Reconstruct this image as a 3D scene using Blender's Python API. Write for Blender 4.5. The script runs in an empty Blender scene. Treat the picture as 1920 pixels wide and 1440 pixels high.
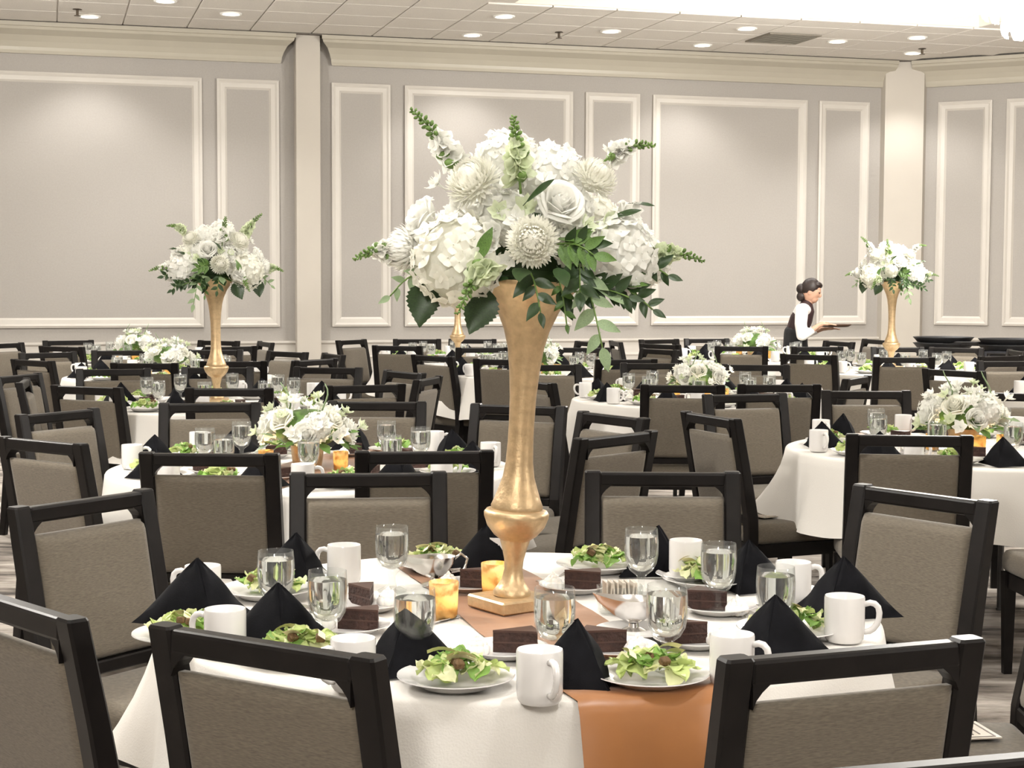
import bpy, bmesh, math, random
from mathutils import Vector, Matrix, Quaternion
PI = math.pi
random.seed(7)
S = bpy.context.scene
COL = S.collection

# ------------------------------------------------------------------ camera
F, HOR, ROLL, CAMZ = 3050.0, 525.0, 0.0035, 1.464
PITCH = math.atan((720 - HOR) / F)
cam_d = bpy.data.cameras.new('camera')
cam = bpy.data.objects.new('camera', cam_d)
COL.objects.link(cam)
cam_d.sensor_width = 36
cam_d.lens = 36 * F / 1920
cam_d.clip_start = 0.05
cam_d.clip_end = 100
CM = Matrix.Translation((0, 0, CAMZ)) @ Matrix.Rotation(PI / 2 - PITCH, 4, 'X') @ Matrix.Rotation(ROLL, 4, 'Z')
cam.matrix_world = CM
S.camera = cam

# ------------------------------------------------------------------ view / world
S.view_settings.view_transform = 'Standard'
S.view_settings.look = 'None'
S.view_settings.gamma = 1.0
S.view_settings.exposure = 0.2
S.view_settings.use_curve_mapping = False
S.cycles.max_bounces = 7
S.cycles.diffuse_bounces = 3
S.cycles.glossy_bounces = 3
S.cycles.transmission_bounces = 8
S.cycles.use_adaptive_sampling = True
S.cycles.adaptive_threshold = 0.07
S.cycles.adaptive_min_samples = 16
S.cycles.transparent_max_bounces = 12
S.cycles.sample_clamp_indirect = 4.0
S.cycles.caustics_reflective = False
S.cycles.caustics_refractive = False
S.cycles.use_denoising = True
world = bpy.data.worlds.new('world')
S.world = world
world.use_nodes = True
world.node_tree.nodes['Background'].inputs['Color'].default_value = (1.0, 0.95, 0.88, 1)
world.node_tree.nodes['Background'].inputs['Strength'].default_value = 0.0

DOWN_W = 58.0      # watts of each ceiling downlight
CHAND_W = 320.0     # watts of each chandelier
COVE_W = 60.0
WARM = (1.0, 0.975, 0.94)

# ------------------------------------------------------------------ geometry of the room
def ray(px, py):
    d = Vector(((px - 960) / F, -(py - 720) / F, -1.0))
    return (CM.to_3x3() @ d)
def fl(px, py, z=0.0):
    """point of the horizontal plane at height z that is seen at this place of the photograph"""
    d = ray(px, py)
    t = (z - CAMZ) / d.z
    return Vector((d.x * t, d.y * t, z))
TH = math.radians(16.0)
W0 = Vector((0, 17.2, 0))
UU = Vector((math.cos(TH), math.sin(TH), 0))
NN = Vector((math.sin(TH), -math.cos(TH), 0))
def wp(u, v, z):
    return W0 + UU * u + NN * v + Vector((0, 0, z))
def wl(px, py, v=0.0):
    d = ray(px, py)
    o = Vector((0, 0, CAMZ))
    t = (W0 + NN * v - o).dot(NN) / d.dot(NN)
    p = o + d * t
    return ((p - W0).dot(UU), p.z)
ZC = 3.91          # ceiling
TT = 0.755         # table top with cloth
TR = 0.762         # table radius

# ------------------------------------------------------------------ materials
MATS = {}
def new_mat(name):
    m = bpy.data.materials.new(name)
    m.use_nodes = True
    MATS[name] = m
    nt = m.node_tree
    return m, nt, nt.nodes['Principled BSDF']
def mat(name, col, rough=0.6, metal=0.0, noise=None, bump=None, coat=0.0, sheen=0.0, spec=0.5, trans=0.0, ior=1.45, sss=0.0, emit=None):
    """noise = (scale, amount, detail) mixes a lighter and a darker tone; bump = (scale, strength)"""
    m, nt, b = new_mat(name)
    b.inputs['Base Color'].default_value = (*col, 1)
    b.inputs['Roughness'].default_value = rough
    b.inputs['Metallic'].default_value = metal
    b.inputs['Specular IOR Level'].default_value = spec
    b.inputs['Coat Weight'].default_value = coat
    b.inputs['Coat Roughness'].default_value = 0.12
    b.inputs['Sheen Weight'].default_value = sheen
    b.inputs['Transmission Weight'].default_value = trans
    b.inputs['IOR'].default_value = ior
    if sss:
        b.inputs['Subsurface Weight'].default_value = sss
        b.inputs['Subsurface Radius'].default_value = (0.01, 0.008, 0.005)
    if emit:
        b.inputs['Emission Color'].default_value = (*emit[0], 1)
        b.inputs['Emission Strength'].default_value = emit[1]
    tc = nt.nodes.new('ShaderNodeTexCoord')
    if noise:
        n = nt.nodes.new('ShaderNodeTexNoise')
        n.inputs['Scale'].default_value = noise[0]
        n.inputs['Detail'].default_value = noise[2] if len(noise) > 2 else 3
        nt.links.new(tc.outputs['Object'], n.inputs['Vector'])
        r = nt.nodes.new('ShaderNodeValToRGB')
        a = noise[1]
        r.color_ramp.elements[0].position = 0.3
        r.color_ramp.elements[1].position = 0.7
        r.color_ramp.elements[0].color = (*[max(0, c * (1 - a)) for c in col], 1)
        r.color_ramp.elements[1].color = (*[min(1, c * (1 + a)) for c in col], 1)
        nt.links.new(n.outputs['Fac'], r.inputs['Fac'])
        nt.links.new(r.outputs['Color'], b.inputs['Base Color'])
    if bump:
        n2 = nt.nodes.new('ShaderNodeTexNoise')
        n2.inputs['Scale'].default_value = bump[0]
        n2.inputs['Detail'].default_value = 4
        nt.links.new(tc.outputs['Object'], n2.inputs['Vector'])
        bp = nt.nodes.new('ShaderNodeBump')
        bp.inputs['Strength'].default_value = bump[1]
        bp.inputs['Distance'].default_value = 0.01
        nt.links.new(n2.outputs['Fac'], bp.inputs['Height'])
        nt.links.new(bp.outputs['Normal'], b.inputs['Normal'])
    return m

mat('wall_paper', (0.355, 0.33, 0.302), 0.85, noise=(60, 0.03), bump=(180, 0.12))
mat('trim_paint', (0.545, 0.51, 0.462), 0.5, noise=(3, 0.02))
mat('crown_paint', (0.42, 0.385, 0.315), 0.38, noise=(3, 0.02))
mat('column_paint', (0.48, 0.44, 0.385), 0.6, noise=(3, 0.02))
mat('ceiling_tile', (0.70, 0.66, 0.605), 0.95, noise=(90, 0.06, 6), bump=(140, 0.3))
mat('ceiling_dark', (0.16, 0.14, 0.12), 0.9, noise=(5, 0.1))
mat('tray_paint', (0.62, 0.585, 0.51), 0.6, noise=(2, 0.02))
mat('lamp_trim', (0.85, 0.83, 0.78), 0.4, noise=(4, 0.02))
mat('lamp_lens', (1, 1, 1), 0.4, emit=((1, 0.97, 0.9), 14.0), noise=(4, 0.02))
mat('sprinkler', (0.09, 0.07, 0.05), 0.4, metal=0.7, noise=(20, 0.1))
mat('vent_paint', (0.20, 0.18, 0.145), 0.7, noise=(20, 0.1))
mat('chand_glass', (1, 0.98, 0.93), 0.4, emit=((1, 0.97, 0.91), 4.0), noise=(6, 0.02))
mat('brass', (0.45, 0.32, 0.14), 0.35, metal=1.0, noise=(8, 0.1))
mat('frame_wood', (0.0085, 0.007, 0.0065), 0.40, noise=(14, 0.35), coat=0.0, spec=0.20)
mat('cloth_white', (0.74, 0.71, 0.665), 0.85, noise=(2.0, 0.02), bump=(260, 0.10), sheen=0.15)
mat('table_wood', (0.30, 0.22, 0.14), 0.6, noise=(12, 0.2))
mat('table_metal', (0.10, 0.10, 0.10), 0.4, metal=0.8, noise=(12, 0.1))
mat('copper_satin', (0.30, 0.122, 0.038), 0.36, noise=(5, 0.12), bump=(14, 0.12), sheen=0.3)
mat('napkin_black', (0.0065, 0.0065, 0.008), 0.8, noise=(30, 0.3), bump=(400, 0.08), spec=.08)
mat('china', (0.76, 0.74, 0.725), 0.14, noise=(3, 0.015), coat=0.4)
mat('silver', (0.70, 0.68, 0.66), 0.20, metal=1.0, noise=(20, 0.08))
mat('cake', (0.040, 0.017, 0.012), 0.75, noise=(70, 0.35), bump=(120, 0.6))
mat('frosting', (0.060, 0.026, 0.018), 0.45, noise=(40, 0.15))
mat('cream', (0.90, 0.87, 0.82), 0.5, noise=(20, 0.03), sss=0.2)
mat('lettuce_light', (0.52, 0.61, 0.24), 0.45, noise=(26, 0.28))
mat('lettuce_mid', (0.23, 0.40, 0.09), 0.45, noise=(26, 0.35))
mat('lettuce_pale', (0.74, 0.75, 0.45), 0.5, noise=(26, 0.15))
mat('crouton', (0.13, 0.075, 0.03), 0.8, noise=(60, 0.4), bump=(120, 0.5))
mat('parmesan', (0.80, 0.70, 0.46), 0.6, noise=(30, 0.06))
mat('vase_gold', (0.56, 0.405, 0.235), 0.42, metal=0.72, noise=(55, 0.14, 5), bump=(110, 0.12))
mat('petal_white', (0.94, 0.935, 0.885), 0.6, noise=(35, 0.04))
mat('petal_cream', (0.945, 0.935, 0.85), 0.6, noise=(35, 0.05))
mat('petal_green', (0.74, 0.80, 0.58), 0.6, noise=(35, 0.08))
mat('leaf_dark', (0.022, 0.050, 0.012), 0.42, noise=(30, 0.3))
mat('leaf_mid', (0.085, 0.165, 0.032), 0.45, noise=(30, 0.35))
mat('leaf_sage', (0.22, 0.30, 0.16), 0.6, noise=(30, 0.2))
mat('stem_green', (0.13, 0.22, 0.05), 0.5, noise=(30, 0.3))
mat('wax', (0.92, 0.82, 0.62), 0.5, noise=(10, 0.03), sss=0.3)
mat('flame', (1, 0.7, 0.3), 0.5, emit=((1.0, 0.62, 0.25), 22.0), noise=(10, 0.02))
mat('card_paper', (0.56, 0.50, 0.42), 0.5, noise=(10, 0.04))
mat('card_ink', (0.09, 0.06, 0.045), 0.5, noise=(10, 0.1))
mat('black_plastic', (0.022, 0.022, 0.024), 0.5, noise=(30, 0.2))
mat('black_cloth', (0.016, 0.016, 0.02), 0.85, noise=(10, 0.3), bump=(30, 0.3))
mat('tray_brown', (0.07, 0.038, 0.022), 0.5, noise=(10, 0.2))
mat('skin', (0.50, 0.29, 0.20), 0.5, noise=(30, 0.06))
mat('hair', (0.018, 0.010, 0.008), 0.5, noise=(60, 0.4))
mat('shirt', (0.85, 0.82, 0.80), 0.8, noise=(10, 0.03))
mat('vest', (0.030, 0.012, 0.013), 0.7, noise=(30, 0.2))
mat('trousers', (0.012, 0.012, 0.013), 0.8, noise=(30, 0.2))

def fabric_mat():
    m, nt, b = new_mat('chair_fabric')
    L = nt.links
    tc = nt.nodes.new('ShaderNodeTexCoord')
    mp = nt.nodes.new('ShaderNodeMapping')
    mp.inputs['Scale'].default_value = (80, 80, 620)
    L.new(tc.outputs['Object'], mp.inputs['Vector'])
    n = nt.nodes.new('ShaderNodeTexNoise')
    n.inputs['Scale'].default_value = 1.0
    n.inputs['Detail'].default_value = 4
    L.new(mp.outputs['Vector'], n.inputs['Vector'])
    r = nt.nodes.new('ShaderNodeValToRGB')
    r.color_ramp.elements[0].position = 0.30
    r.color_ramp.elements[1].position = 0.72
    r.color_ramp.elements[0].color = (0.098, 0.081, 0.061, 1)
    r.color_ramp.elements[1].color = (0.165, 0.139, 0.104, 1)
    L.new(n.outputs['Fac'], r.inputs['Fac'])
    L.new(r.outputs['Color'], b.inputs['Base Color'])
    b.inputs['Roughness'].default_value = 0.85
    b.inputs['Sheen Weight'].default_value = 0.15
    bp = nt.nodes.new('ShaderNodeBump')
    bp.inputs['Strength'].default_value = 0.18
    bp.inputs['Distance'].default_value = 0.002
    L.new(n.outputs['Fac'], bp.inputs['Height'])
    L.new(bp.outputs['Normal'], b.inputs['Normal'])
fabric_mat()

def carpet_mat():
    m, nt, b = new_mat('carpet')
    L = nt.links
    tc = nt.nodes.new('ShaderNodeTexCoord')
    mp = nt.nodes.new('ShaderNodeMapping')
    mp.inputs['Scale'].default_value = (0.9, 3.4, 1)
    mp.inputs['Rotation'].default_value = (0, 0, 0.25)
    L.new(tc.outputs['Object'], mp.inputs['Vector'])
    n = nt.nodes.new('ShaderNodeTexNoise')
    n.inputs['Scale'].default_value = 1.3
    n.inputs['Detail'].default_value = 6
    n.inputs['Roughness'].default_value = 0.65
    L.new(mp.outputs['Vector'], n.inputs['Vector'])
    r = nt.nodes.new('ShaderNodeValToRGB')
    e = r.color_ramp.elements
    e[0].position = 0.36; e[0].color = (0.045, 0.038, 0.033, 1)
    e[1].position = 0.62; e[1].color = (0.62, 0.57, 0.52, 1)
    k = e.new(0.47); k.color = (0.27, 0.235, 0.205, 1)
    L.new(n.outputs['Fac'], r.inputs['Fac'])
    f = nt.nodes.new('ShaderNodeTexNoise')
    f.inputs['Scale'].default_value = 220
    L.new(tc.outputs['Object'], f.inputs['Vector'])
    L.new(r.outputs['Color'], b.inputs['Base Color'])
    b.inputs['Roughness'].default_value = 0.95
    bp = nt.nodes.new('ShaderNodeBump')
    bp.inputs['Strength'].default_value = 0.4
    bp.inputs['Distance'].default_value = 0.004
    L.new(f.outputs['Fac'], bp.inputs['Height'])
    L.new(bp.outputs['Normal'], b.inputs['Normal'])
carpet_mat()

def petal_mats():
    for k in ('petal_white', 'petal_cream', 'petal_green', 'lettuce_light', 'lettuce_mid', 'lettuce_pale'):
        nt = MATS[k].node_tree; b = nt.nodes['Principled BSDF']; out = nt.nodes['Material Output']
        t = nt.nodes.new('ShaderNodeBsdfTranslucent'); mx = nt.nodes.new('ShaderNodeMixShader'); mx.inputs['Fac'].default_value = 0.38 if k[0] == 'p' else .25
        lk = b.inputs['Base Color'].links[0].from_socket
        nt.links.new(lk, t.inputs['Color']); nt.links.new(b.outputs[0], mx.inputs[1]); nt.links.new(t.outputs[0], mx.inputs[2]); nt.links.new(mx.outputs[0], out.inputs['Surface'])
petal_mats()
def glass_mat(name, rough, tint, ior):
    m, nt, b = new_mat(name)
    b.inputs['Base Color'].default_value = (*tint, 1)
    b.inputs['Transmission Weight'].default_value = 1.0
    b.inputs['IOR'].default_value = ior
    tc = nt.nodes.new('ShaderNodeTexCoord')
    n = nt.nodes.new('ShaderNodeTexNoise')
    n.inputs['Scale'].default_value = 90
    nt.links.new(tc.outputs['Object'], n.inputs['Vector'])
    mr = nt.nodes.new('ShaderNodeMapRange')
    mr.inputs['To Min'].default_value = rough * 0.6
    mr.inputs['To Max'].default_value = rough * 1.4
    nt.links.new(n.outputs['Fac'], mr.inputs['Value'])
    nt.links.new(mr.outputs['Result'], b.inputs['Roughness'])
def thin_glass(name):
    """thin clear glass: mostly see-through, mirror-like towards the rim, a breath of condensation"""
    m, nt, b = new_mat(name)
    L = nt.links; out = nt.nodes['Material Output']
    tr = nt.nodes.new('ShaderNodeBsdfTransparent'); tr.inputs['Color'].default_value = (.97, .98, .975, 1)
    gl = nt.nodes.new('ShaderNodeBsdfGlossy'); gl.inputs['Roughness'].default_value = .06
    lw = nt.nodes.new('ShaderNodeLayerWeight'); lw.inputs['Blend'].default_value = .5
    pw = nt.nodes.new('ShaderNodeMath'); pw.operation = 'POWER'; pw.inputs[1].default_value = 4.0; L.new(lw.outputs['Facing'], pw.inputs[0])
    fr = nt.nodes.new('ShaderNodeMath'); fr.operation = 'MULTIPLY_ADD'; fr.inputs[1].default_value = .55; fr.inputs[2].default_value = .035; L.new(pw.outputs[0], fr.inputs[0])
    mx = nt.nodes.new('ShaderNodeMixShader'); L.new(fr.outputs[0], mx.inputs['Fac']); L.new(tr.outputs[0], mx.inputs[1]); L.new(gl.outputs[0], mx.inputs[2])
    tc = nt.nodes.new('ShaderNodeTexCoord'); n = nt.nodes.new('ShaderNodeTexNoise'); n.inputs['Scale'].default_value = 70; n.inputs['Detail'].default_value = 4
    L.new(tc.outputs['Object'], n.inputs['Vector'])
    mr = nt.nodes.new('ShaderNodeMapRange'); mr.inputs['To Min'].default_value = .0; mr.inputs['To Max'].default_value = .07; L.new(n.outputs['Fac'], mr.inputs['Value'])
    b.inputs['Base Color'].default_value = (.9, .9, .9, 1); b.inputs['Roughness'].default_value = .5
    m2 = nt.nodes.new('ShaderNodeMixShader'); L.new(mr.outputs[0], m2.inputs['Fac']); L.new(mx.outputs[0], m2.inputs[1]); L.new(b.outputs[0], m2.inputs[2])
    L.new(m2.outputs[0], out.inputs['Surface'])
thin_glass('glass_clear')
glass_mat('water', 0.03, (0.99, 0.995, 0.99), 1.33)

def mercury_mat():
    """gold mercury glass: translucent with flakes of gold"""
    m, nt, b = new_mat('mercury_gold')
    L = nt.links
    out = nt.nodes['Material Output']
    tc = nt.nodes.new('ShaderNodeTexCoord')
    n = nt.nodes.new('ShaderNodeTexNoise')
    n.inputs['Scale'].default_value = 45
    n.inputs['Detail'].default_value = 5
    L.new(tc.outputs['Object'], n.inputs['Vector'])
    r = nt.nodes.new('ShaderNodeValToRGB')
    r.color_ramp.elements[0].position = 0.47
    r.color_ramp.elements[1].position = 0.62
    L.new(n.outputs['Fac'], r.inputs['Fac'])
    tl = nt.nodes.new('ShaderNodeBsdfTranslucent')
    tl.inputs['Color'].default_value = (1.0, 0.86, 0.62, 1)
    mx = nt.nodes.new('ShaderNodeMixShader')
    b.inputs['Base Color'].default_value = (0.80, 0.45, 0.14, 1)
    b.inputs['Metallic'].default_value = 0.6
    b.inputs['Roughness'].default_value = 0.3
    mm = nt.nodes.new('ShaderNodeMath'); mm.operation = 'MULTIPLY'; mm.inputs[1].default_value = 0.75
    L.new(r.outputs['Color'], mm.inputs[0])
    L.new(mm.outputs[0], mx.inputs['Fac'])
    L.new(tl.outputs[0], mx.inputs[1])
    L.new(b.outputs[0], mx.inputs[2])
    L.new(mx.outputs[0], out.inputs['Surface'])
mercury_mat()

# ------------------------------------------------------------------ mesh helpers
class MB:
    def __init__(self):
        self.v, self.f, self.m = [], [], []
    def add(self, vs, fs, M=None, mi=0):
        o = len(self.v)
        if M is not None:
            vs = [M @ Vector(p) for p in vs]
        self.v += [tuple(p) for p in vs]
        self.f += [tuple(i + o for i in q) for q in fs]
        self.m += [mi] * len(fs)
        return self
    def box(self, c, s, M=None, mi=0, bev=0.0, seg=1):
        vs, fs = boxgeo(s, bev, seg)
        T = Matrix.Translation(c)
        return self.add(vs, fs, (M @ T) if M is not None else T, mi)
    def loft(self, rings, close=True, caps=True, mi=0, M=None):
        n = len(rings[0]); vs = [p for r in rings for p in r]; fs = []
        for i in range(len(rings) - 1):
            for j in range(n if close else n - 1):
                k = (j + 1) % n
                fs.append((i * n + j, i * n + k, (i + 1) * n + k, (i + 1) * n + j))
        if caps and close:
            fs.append(tuple(range(n))[::-1])
            fs.append(tuple((len(rings) - 1) * n + j for j in range(n)))
        return self.add(vs, fs, M, mi)
    def lathe(self, prof, seg=24, M=None, mi=0, lobes=None):
        """prof = [(r, z)...]; r == 0 closes to a pole"""
        vs, fs, idx = [], [], []
        for (r, z) in prof:
            if r < 1e-6:
                idx.append([len(vs)]); vs.append((0, 0, z))
            else:
                row = []
                for j in range(seg):
                    a = 2 * PI * j / seg
                    rr = r * (lobes(a, z) if lobes else 1)
                    row.append(len(vs)); vs.append((rr * math.cos(a), rr * math.sin(a), z))
                idx.append(row)
        for i in range(len(idx) - 1):
            A, B = idx[i], idx[i + 1]
            for j in range(seg):
                k = (j + 1) % seg
                if len(A) == 1 and len(B) == 1: continue
                if len(A) == 1: fs.append((A[0], B[k], B[j]))
                elif len(B) == 1: fs.append((A[j], A[k], B[0]))
                else: fs.append((A[j], A[k], B[k], B[j]))
        return self.add(vs, fs, M, mi)
    def tube(self, pts, rad, seg=8, mi=0, caps=True, M=None):
        pts = [Vector(p) for p in pts]; rings = []
        up = Vector((0, 0, 1)); prev = None
        for i, p in enumerate(pts):
            t = (pts[min(i + 1, len(pts) - 1)] - pts[max(i - 1, 0)]).normalized()
            if prev is None:
                a = t.cross(up)
                if a.length < 1e-3: a = t.cross(Vector((1, 0, 0)))
                a.normalize()
            else:
                a = (prev - t * prev.dot(t)).normalized()
            prev = a
            b = t.cross(a)
            r = rad[i] if isinstance(rad, (list, tuple)) else rad
            rings.append([p + (a * math.cos(2 * PI * j / seg) + b * math.sin(2 * PI * j / seg)) * r for j in range(seg)])
        return self.loft(rings, True, caps, mi, M)
    def ball(self, c, r, seg=10, rings=7, mi=0, M=None):
        rx, ry, rz = (r, r, r) if not isinstance(r, (list, tuple)) else r
        T = Matrix.Translation(c) @ Matrix.Diagonal((rx, ry, rz, 1))
        if M is not None: T = M @ T
        return self.lathe([(math.sin(PI * i / rings), -math.cos(PI * i / rings)) for i in range(rings + 1)], seg, T, mi)
    def grid(self, fn, nu, nv, mi=0, M=None):
        vs = [fn(i / nu, j / nv) for i in range(nu + 1) for j in range(nv + 1)]
        fs = [(i * (nv + 1) + j, (i + 1) * (nv + 1) + j, (i + 1) * (nv + 1) + j + 1, i * (nv + 1) + j + 1) for i in range(nu) for j in range(nv)]
        return self.add(vs, fs, M, mi)
    def mesh(self, name, mats, smooth=False, angle=None):
        me = bpy.data.meshes.new(name)
        me.from_pydata(self.v, [], self.f)
        if isinstance(mats, str): mats = [mats]
        for k in mats: me.materials.append(MATS[k])
        me.polygons.foreach_set('material_index', self.m)
        if smooth:
            me.polygons.foreach_set('use_smooth', [True] * len(self.f))
        me.update()
        bm = bmesh.new(); bm.from_mesh(me)
        bmesh.ops.recalc_face_normals(bm, faces=bm.faces)
        if smooth and angle:
            for e in bm.edges:
                if len(e.link_faces) == 2 and e.calc_face_angle(0) > angle: e.smooth = False
        bm.to_mesh(me); bm.free()
        return me
_bg = {}
def boxgeo(s, bev=0.0, seg=1):
    key = (tuple(round(x, 5) for x in s), bev, seg)
    if key in _bg: return _bg[key]
    bm = bmesh.new()
    bmesh.ops.create_cube(bm, size=1)
    bmesh.ops.scale(bm, vec=s, verts=bm.verts)
    if bev > 0:
        bmesh.ops.bevel(bm, geom=list(bm.edges) + list(bm.verts), offset=bev, segments=seg, profile=0.5, affect='EDGES')
    bm.verts.index_update()
    out = ([tuple(v.co) for v in bm.verts], [tuple(v.index for v in f.verts) for f in bm.faces])
    bm.free()
    _bg[key] = out
    return out

def obj(name, me, parent=None, M=None):
    o = bpy.data.objects.new(name, me)
    COL.objects.link(o)
    if parent is not None: o.parent = parent
    if M is not None: o.matrix_basis = M if isinstance(M, Matrix) else Matrix.Translation(M)
    return o
def empty(name, M=None):
    o = bpy.data.objects.new(name, None)
    o.empty_display_size = 0.05
    COL.objects.link(o)
    if M is not None: o.matrix_basis = M if isinstance(M, Matrix) else Matrix.Translation(M)
    return o
def tag(o, label, cat, group=None, kind=None):
    o['label'] = label; o['category'] = cat
    if group: o['group'] = group
    if kind: o['kind'] = kind
    return o
def struct(o, label=None):
    o['kind'] = 'structure'
    if label: o['label'] = label
    return o
def TRZ(x, y, z, rz=0.0, s=1.0):
    return Matrix.Translation((x, y, z)) @ Matrix.Rotation(rz, 4, 'Z') @ Matrix.Scale(s, 4)
def face_dir(fx, fy):
    return math.atan2(-fx, fy)
ORD = ['leftmost', 'second from left', 'third from left', 'fourth from left', 'fifth from left', 'sixth from left', 'seventh from left',
       'eighth from left', 'ninth from left', 'tenth from left', 'eleventh from left', 'twelfth from left']
def pixx(p):
    q = CM.inverted() @ Vector(p)
    return 960 + F * q.x / -q.z

# ================================================================== SETTING
WFRAME = Matrix(((UU.x, NN.x, 0, W0.x), (UU.y, NN.y, 0, W0.y), (0, 0, 1, 0), (0, 0, 0, 1)))   # local (u, v, z); v points into the room
UC = wl(1690, 600)[0]                       # corner with the angled wall
def slab(name, pts, z0, z1, mname):
    b = MB()
    n = len(pts)
    vs = [(p[0], p[1], z0) for p in pts] + [(p[0], p[1], z1) for p in pts]
    fs = [tuple(range(n))[::-1], tuple(range(n, 2 * n))] + [(i, (i + 1) % n, n + (i + 1) % n, n + i) for i in range(n)]
    b.add(vs, fs)
    return obj(name, b.mesh(name, mname))
U_L, V_F, U_R = -9.5, 22.0, 10.5            # extents of the hall: left wall, front wall behind the camera, right wall
ANG = math.radians(-45)                      # the angled wall turns by 45 degrees
E1 = (math.cos(ANG), -math.sin(ANG))         # its direction in (u, v)
LEN2 = 5.6
C2 = (UC + E1[0] * LEN2, E1[1] * LEN2)
floor = slab('floor', [wp(u, v, 0) for (u, v) in ((U_L, -0.3), (UC + 0.5, -0.3), (C2[0] + 0.3, C2[1]), (U_R + .3, C2[1] + .5), (U_R + .3, V_F), (U_L, V_F))], -0.1, 0.0, 'carpet')
struct(floor, 'grey and beige brush-stroke patterned carpet')

def wall_local(name, u0, u1, z0, z1, M, mname='wall_paper'):
    b = MB(); b.box(((u0 + u1) / 2, -0.1, (z0 + z1) / 2), (u1 - u0, 0.2, z1 - z0))
    o = obj(name, b.mesh(name, mname), None, M)
    return struct(o)
wall_back = wall_local('wall_back', U_L, UC + 0.08, 0, ZC + 0.1, WFRAME)
wall_back['label'] = 'long taupe papered wall with white panel mouldings'
# angled wall frame: origin at the corner
o2 = wp(UC, 0, 0)
d2 = UU * E1[0] + NN * E1[1]
n2 = Vector((d2.y, -d2.x, 0))
W2 = Matrix(((d2.x, n2.x, 0, o2.x), (d2.y, n2.y, 0, o2.y), (0, 0, 1, 0), (0, 0, 0, 1)))
wall_angle = wall_local('wall_right_angled', -0.05, LEN2, 0, ZC + 0.1, W2)
wall_angle['label'] = 'angled taupe wall with white panel mouldings at right'
pL = wp(U_L, 0, 0)
wleft = slab('wall_left', [wp(u, v, 0) for (u, v) in ((U_L - .2, -.2), (U_L, -.2), (U_L, V_F), (U_L - .2, V_F))], 0, ZC + .1, 'wall_paper'); struct(wleft)
wfront = slab('wall_front', [wp(u, v, 0) for (u, v) in ((U_L - .2, V_F), (U_R + .2, V_F), (U_R + .2, V_F + .2), (U_L - .2, V_F + .2))], 0, ZC + .1, 'wall_paper'); struct(wfront)
wright = slab('wall_right', [wp(u, v, 0) for (u, v) in ((C2[0] - .1, C2[1]), (C2[0] + .1, C2[1] - .1), (U_R + .2, V_F), (U_R, V_F))], 0, ZC + .1, 'wall_paper'); struct(wright)

# panel mouldings: each frame four mitred strips with a stepped profile
def panel_frame(name, parent, u0, u1, z0, z1, w=0.098):
    h = bpy.data.objects.new(name, None); COL.objects.link(h); h.parent = parent; h.empty_display_size = .05
    prof = [(0, 0.0), (0.0, 0.026), (w * .22, 0.034), (w * .40, 0.022), (w * .80, 0.018), (w, 0.0)]
    cor = [(u0, z0, 1, 1), (u1, z0, -1, 1), (u1, z1, -1, -1), (u0, z1, 1, -1)]
    for i in range(4):
        a, b = cor[i], cor[(i + 1) % 4]
        mb = MB()
        mb.loft([[(c[0] + c[2] * q, t, c[1] + c[3] * q) for (q, t) in prof] for c in (a, b)])
        obj('molding_strip', mb.mesh('molding_strip', 'trim_paint'), h)
zt = wl(960, 168)[1]; zb = wl(960, 611)[1]
k = 0
for (a, b) in ((-330, 380), (408, 523.5), (622, 731.5), (758.5, 1072), (1096, 1197), (1221.5, 1509.5), (1532, 1625.5)):
    k += 1
    panel_frame('panel_molding', wall_back, wl(a, 400)[0], wl(b, 400)[0], zb, zt)
def wl2(px, py):
    d = ray(px, py); o = Vector((0, 0, CAMZ))
    t = (o2 - o).dot(n2) / d.dot(n2)
    p = o + d * t
    return ((p - o2).dot(d2), p.z)
for (a, b) in ((1756, 1857), (1884, 2180)):
    panel_frame('panel_molding', wall_angle, wl2(a, 400)[0], wl2(b, 400)[0], zb, zt)

# wainscot, chair rail
def strip(parent, name, u0, u1, prof, mname, e0=0.0, e1=0.0):
    """extrudes a (v, z) profile along the wall; e0/e1 shear the ends with the projection v"""
    mb = MB()
    mb.loft([[(u0 + e0 * t, t, z) for (t, z) in prof], [(u1 + e1 * t, t, z) for (t, z) in prof]])
    return obj(name, mb.mesh(name, mname), parent)
RZ = wl(960, 636)[1]
p0, p1 = wl(552, 400)[0], wl(597.5, 400)[0]
cA = wl(1648, 400)[0]
rail_prof = [(0, 0), (0.03, 0), (0.03, .16), (0.022, .16), (0.022, RZ - .18), (0.036, RZ - .175), (0.036, RZ - .16), (.026, RZ - .155), (.026, RZ - .04), (.05, RZ - .02), (.05, RZ), (0, RZ)]
strip(wall_back, 'wainscot', U_L, p0, rail_prof, 'trim_paint')
strip(wall_back, 'wainscot', p1, cA, rail_prof, 'trim_paint')
strip(wall_angle, 'wainscot', 0.2, LEN2, rail_prof, 'trim_paint')
# crown
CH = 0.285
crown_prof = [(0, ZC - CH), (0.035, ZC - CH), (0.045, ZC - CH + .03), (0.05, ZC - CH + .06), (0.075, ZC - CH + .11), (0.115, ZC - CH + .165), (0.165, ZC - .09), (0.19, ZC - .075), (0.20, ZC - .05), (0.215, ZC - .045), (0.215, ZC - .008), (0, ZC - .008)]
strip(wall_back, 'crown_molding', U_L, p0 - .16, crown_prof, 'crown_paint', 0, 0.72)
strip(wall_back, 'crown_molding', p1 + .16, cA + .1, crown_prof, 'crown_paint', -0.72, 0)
strip(wall_angle, 'crown_molding', 0.12, LEN2, crown_prof, 'crown_paint')
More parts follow.
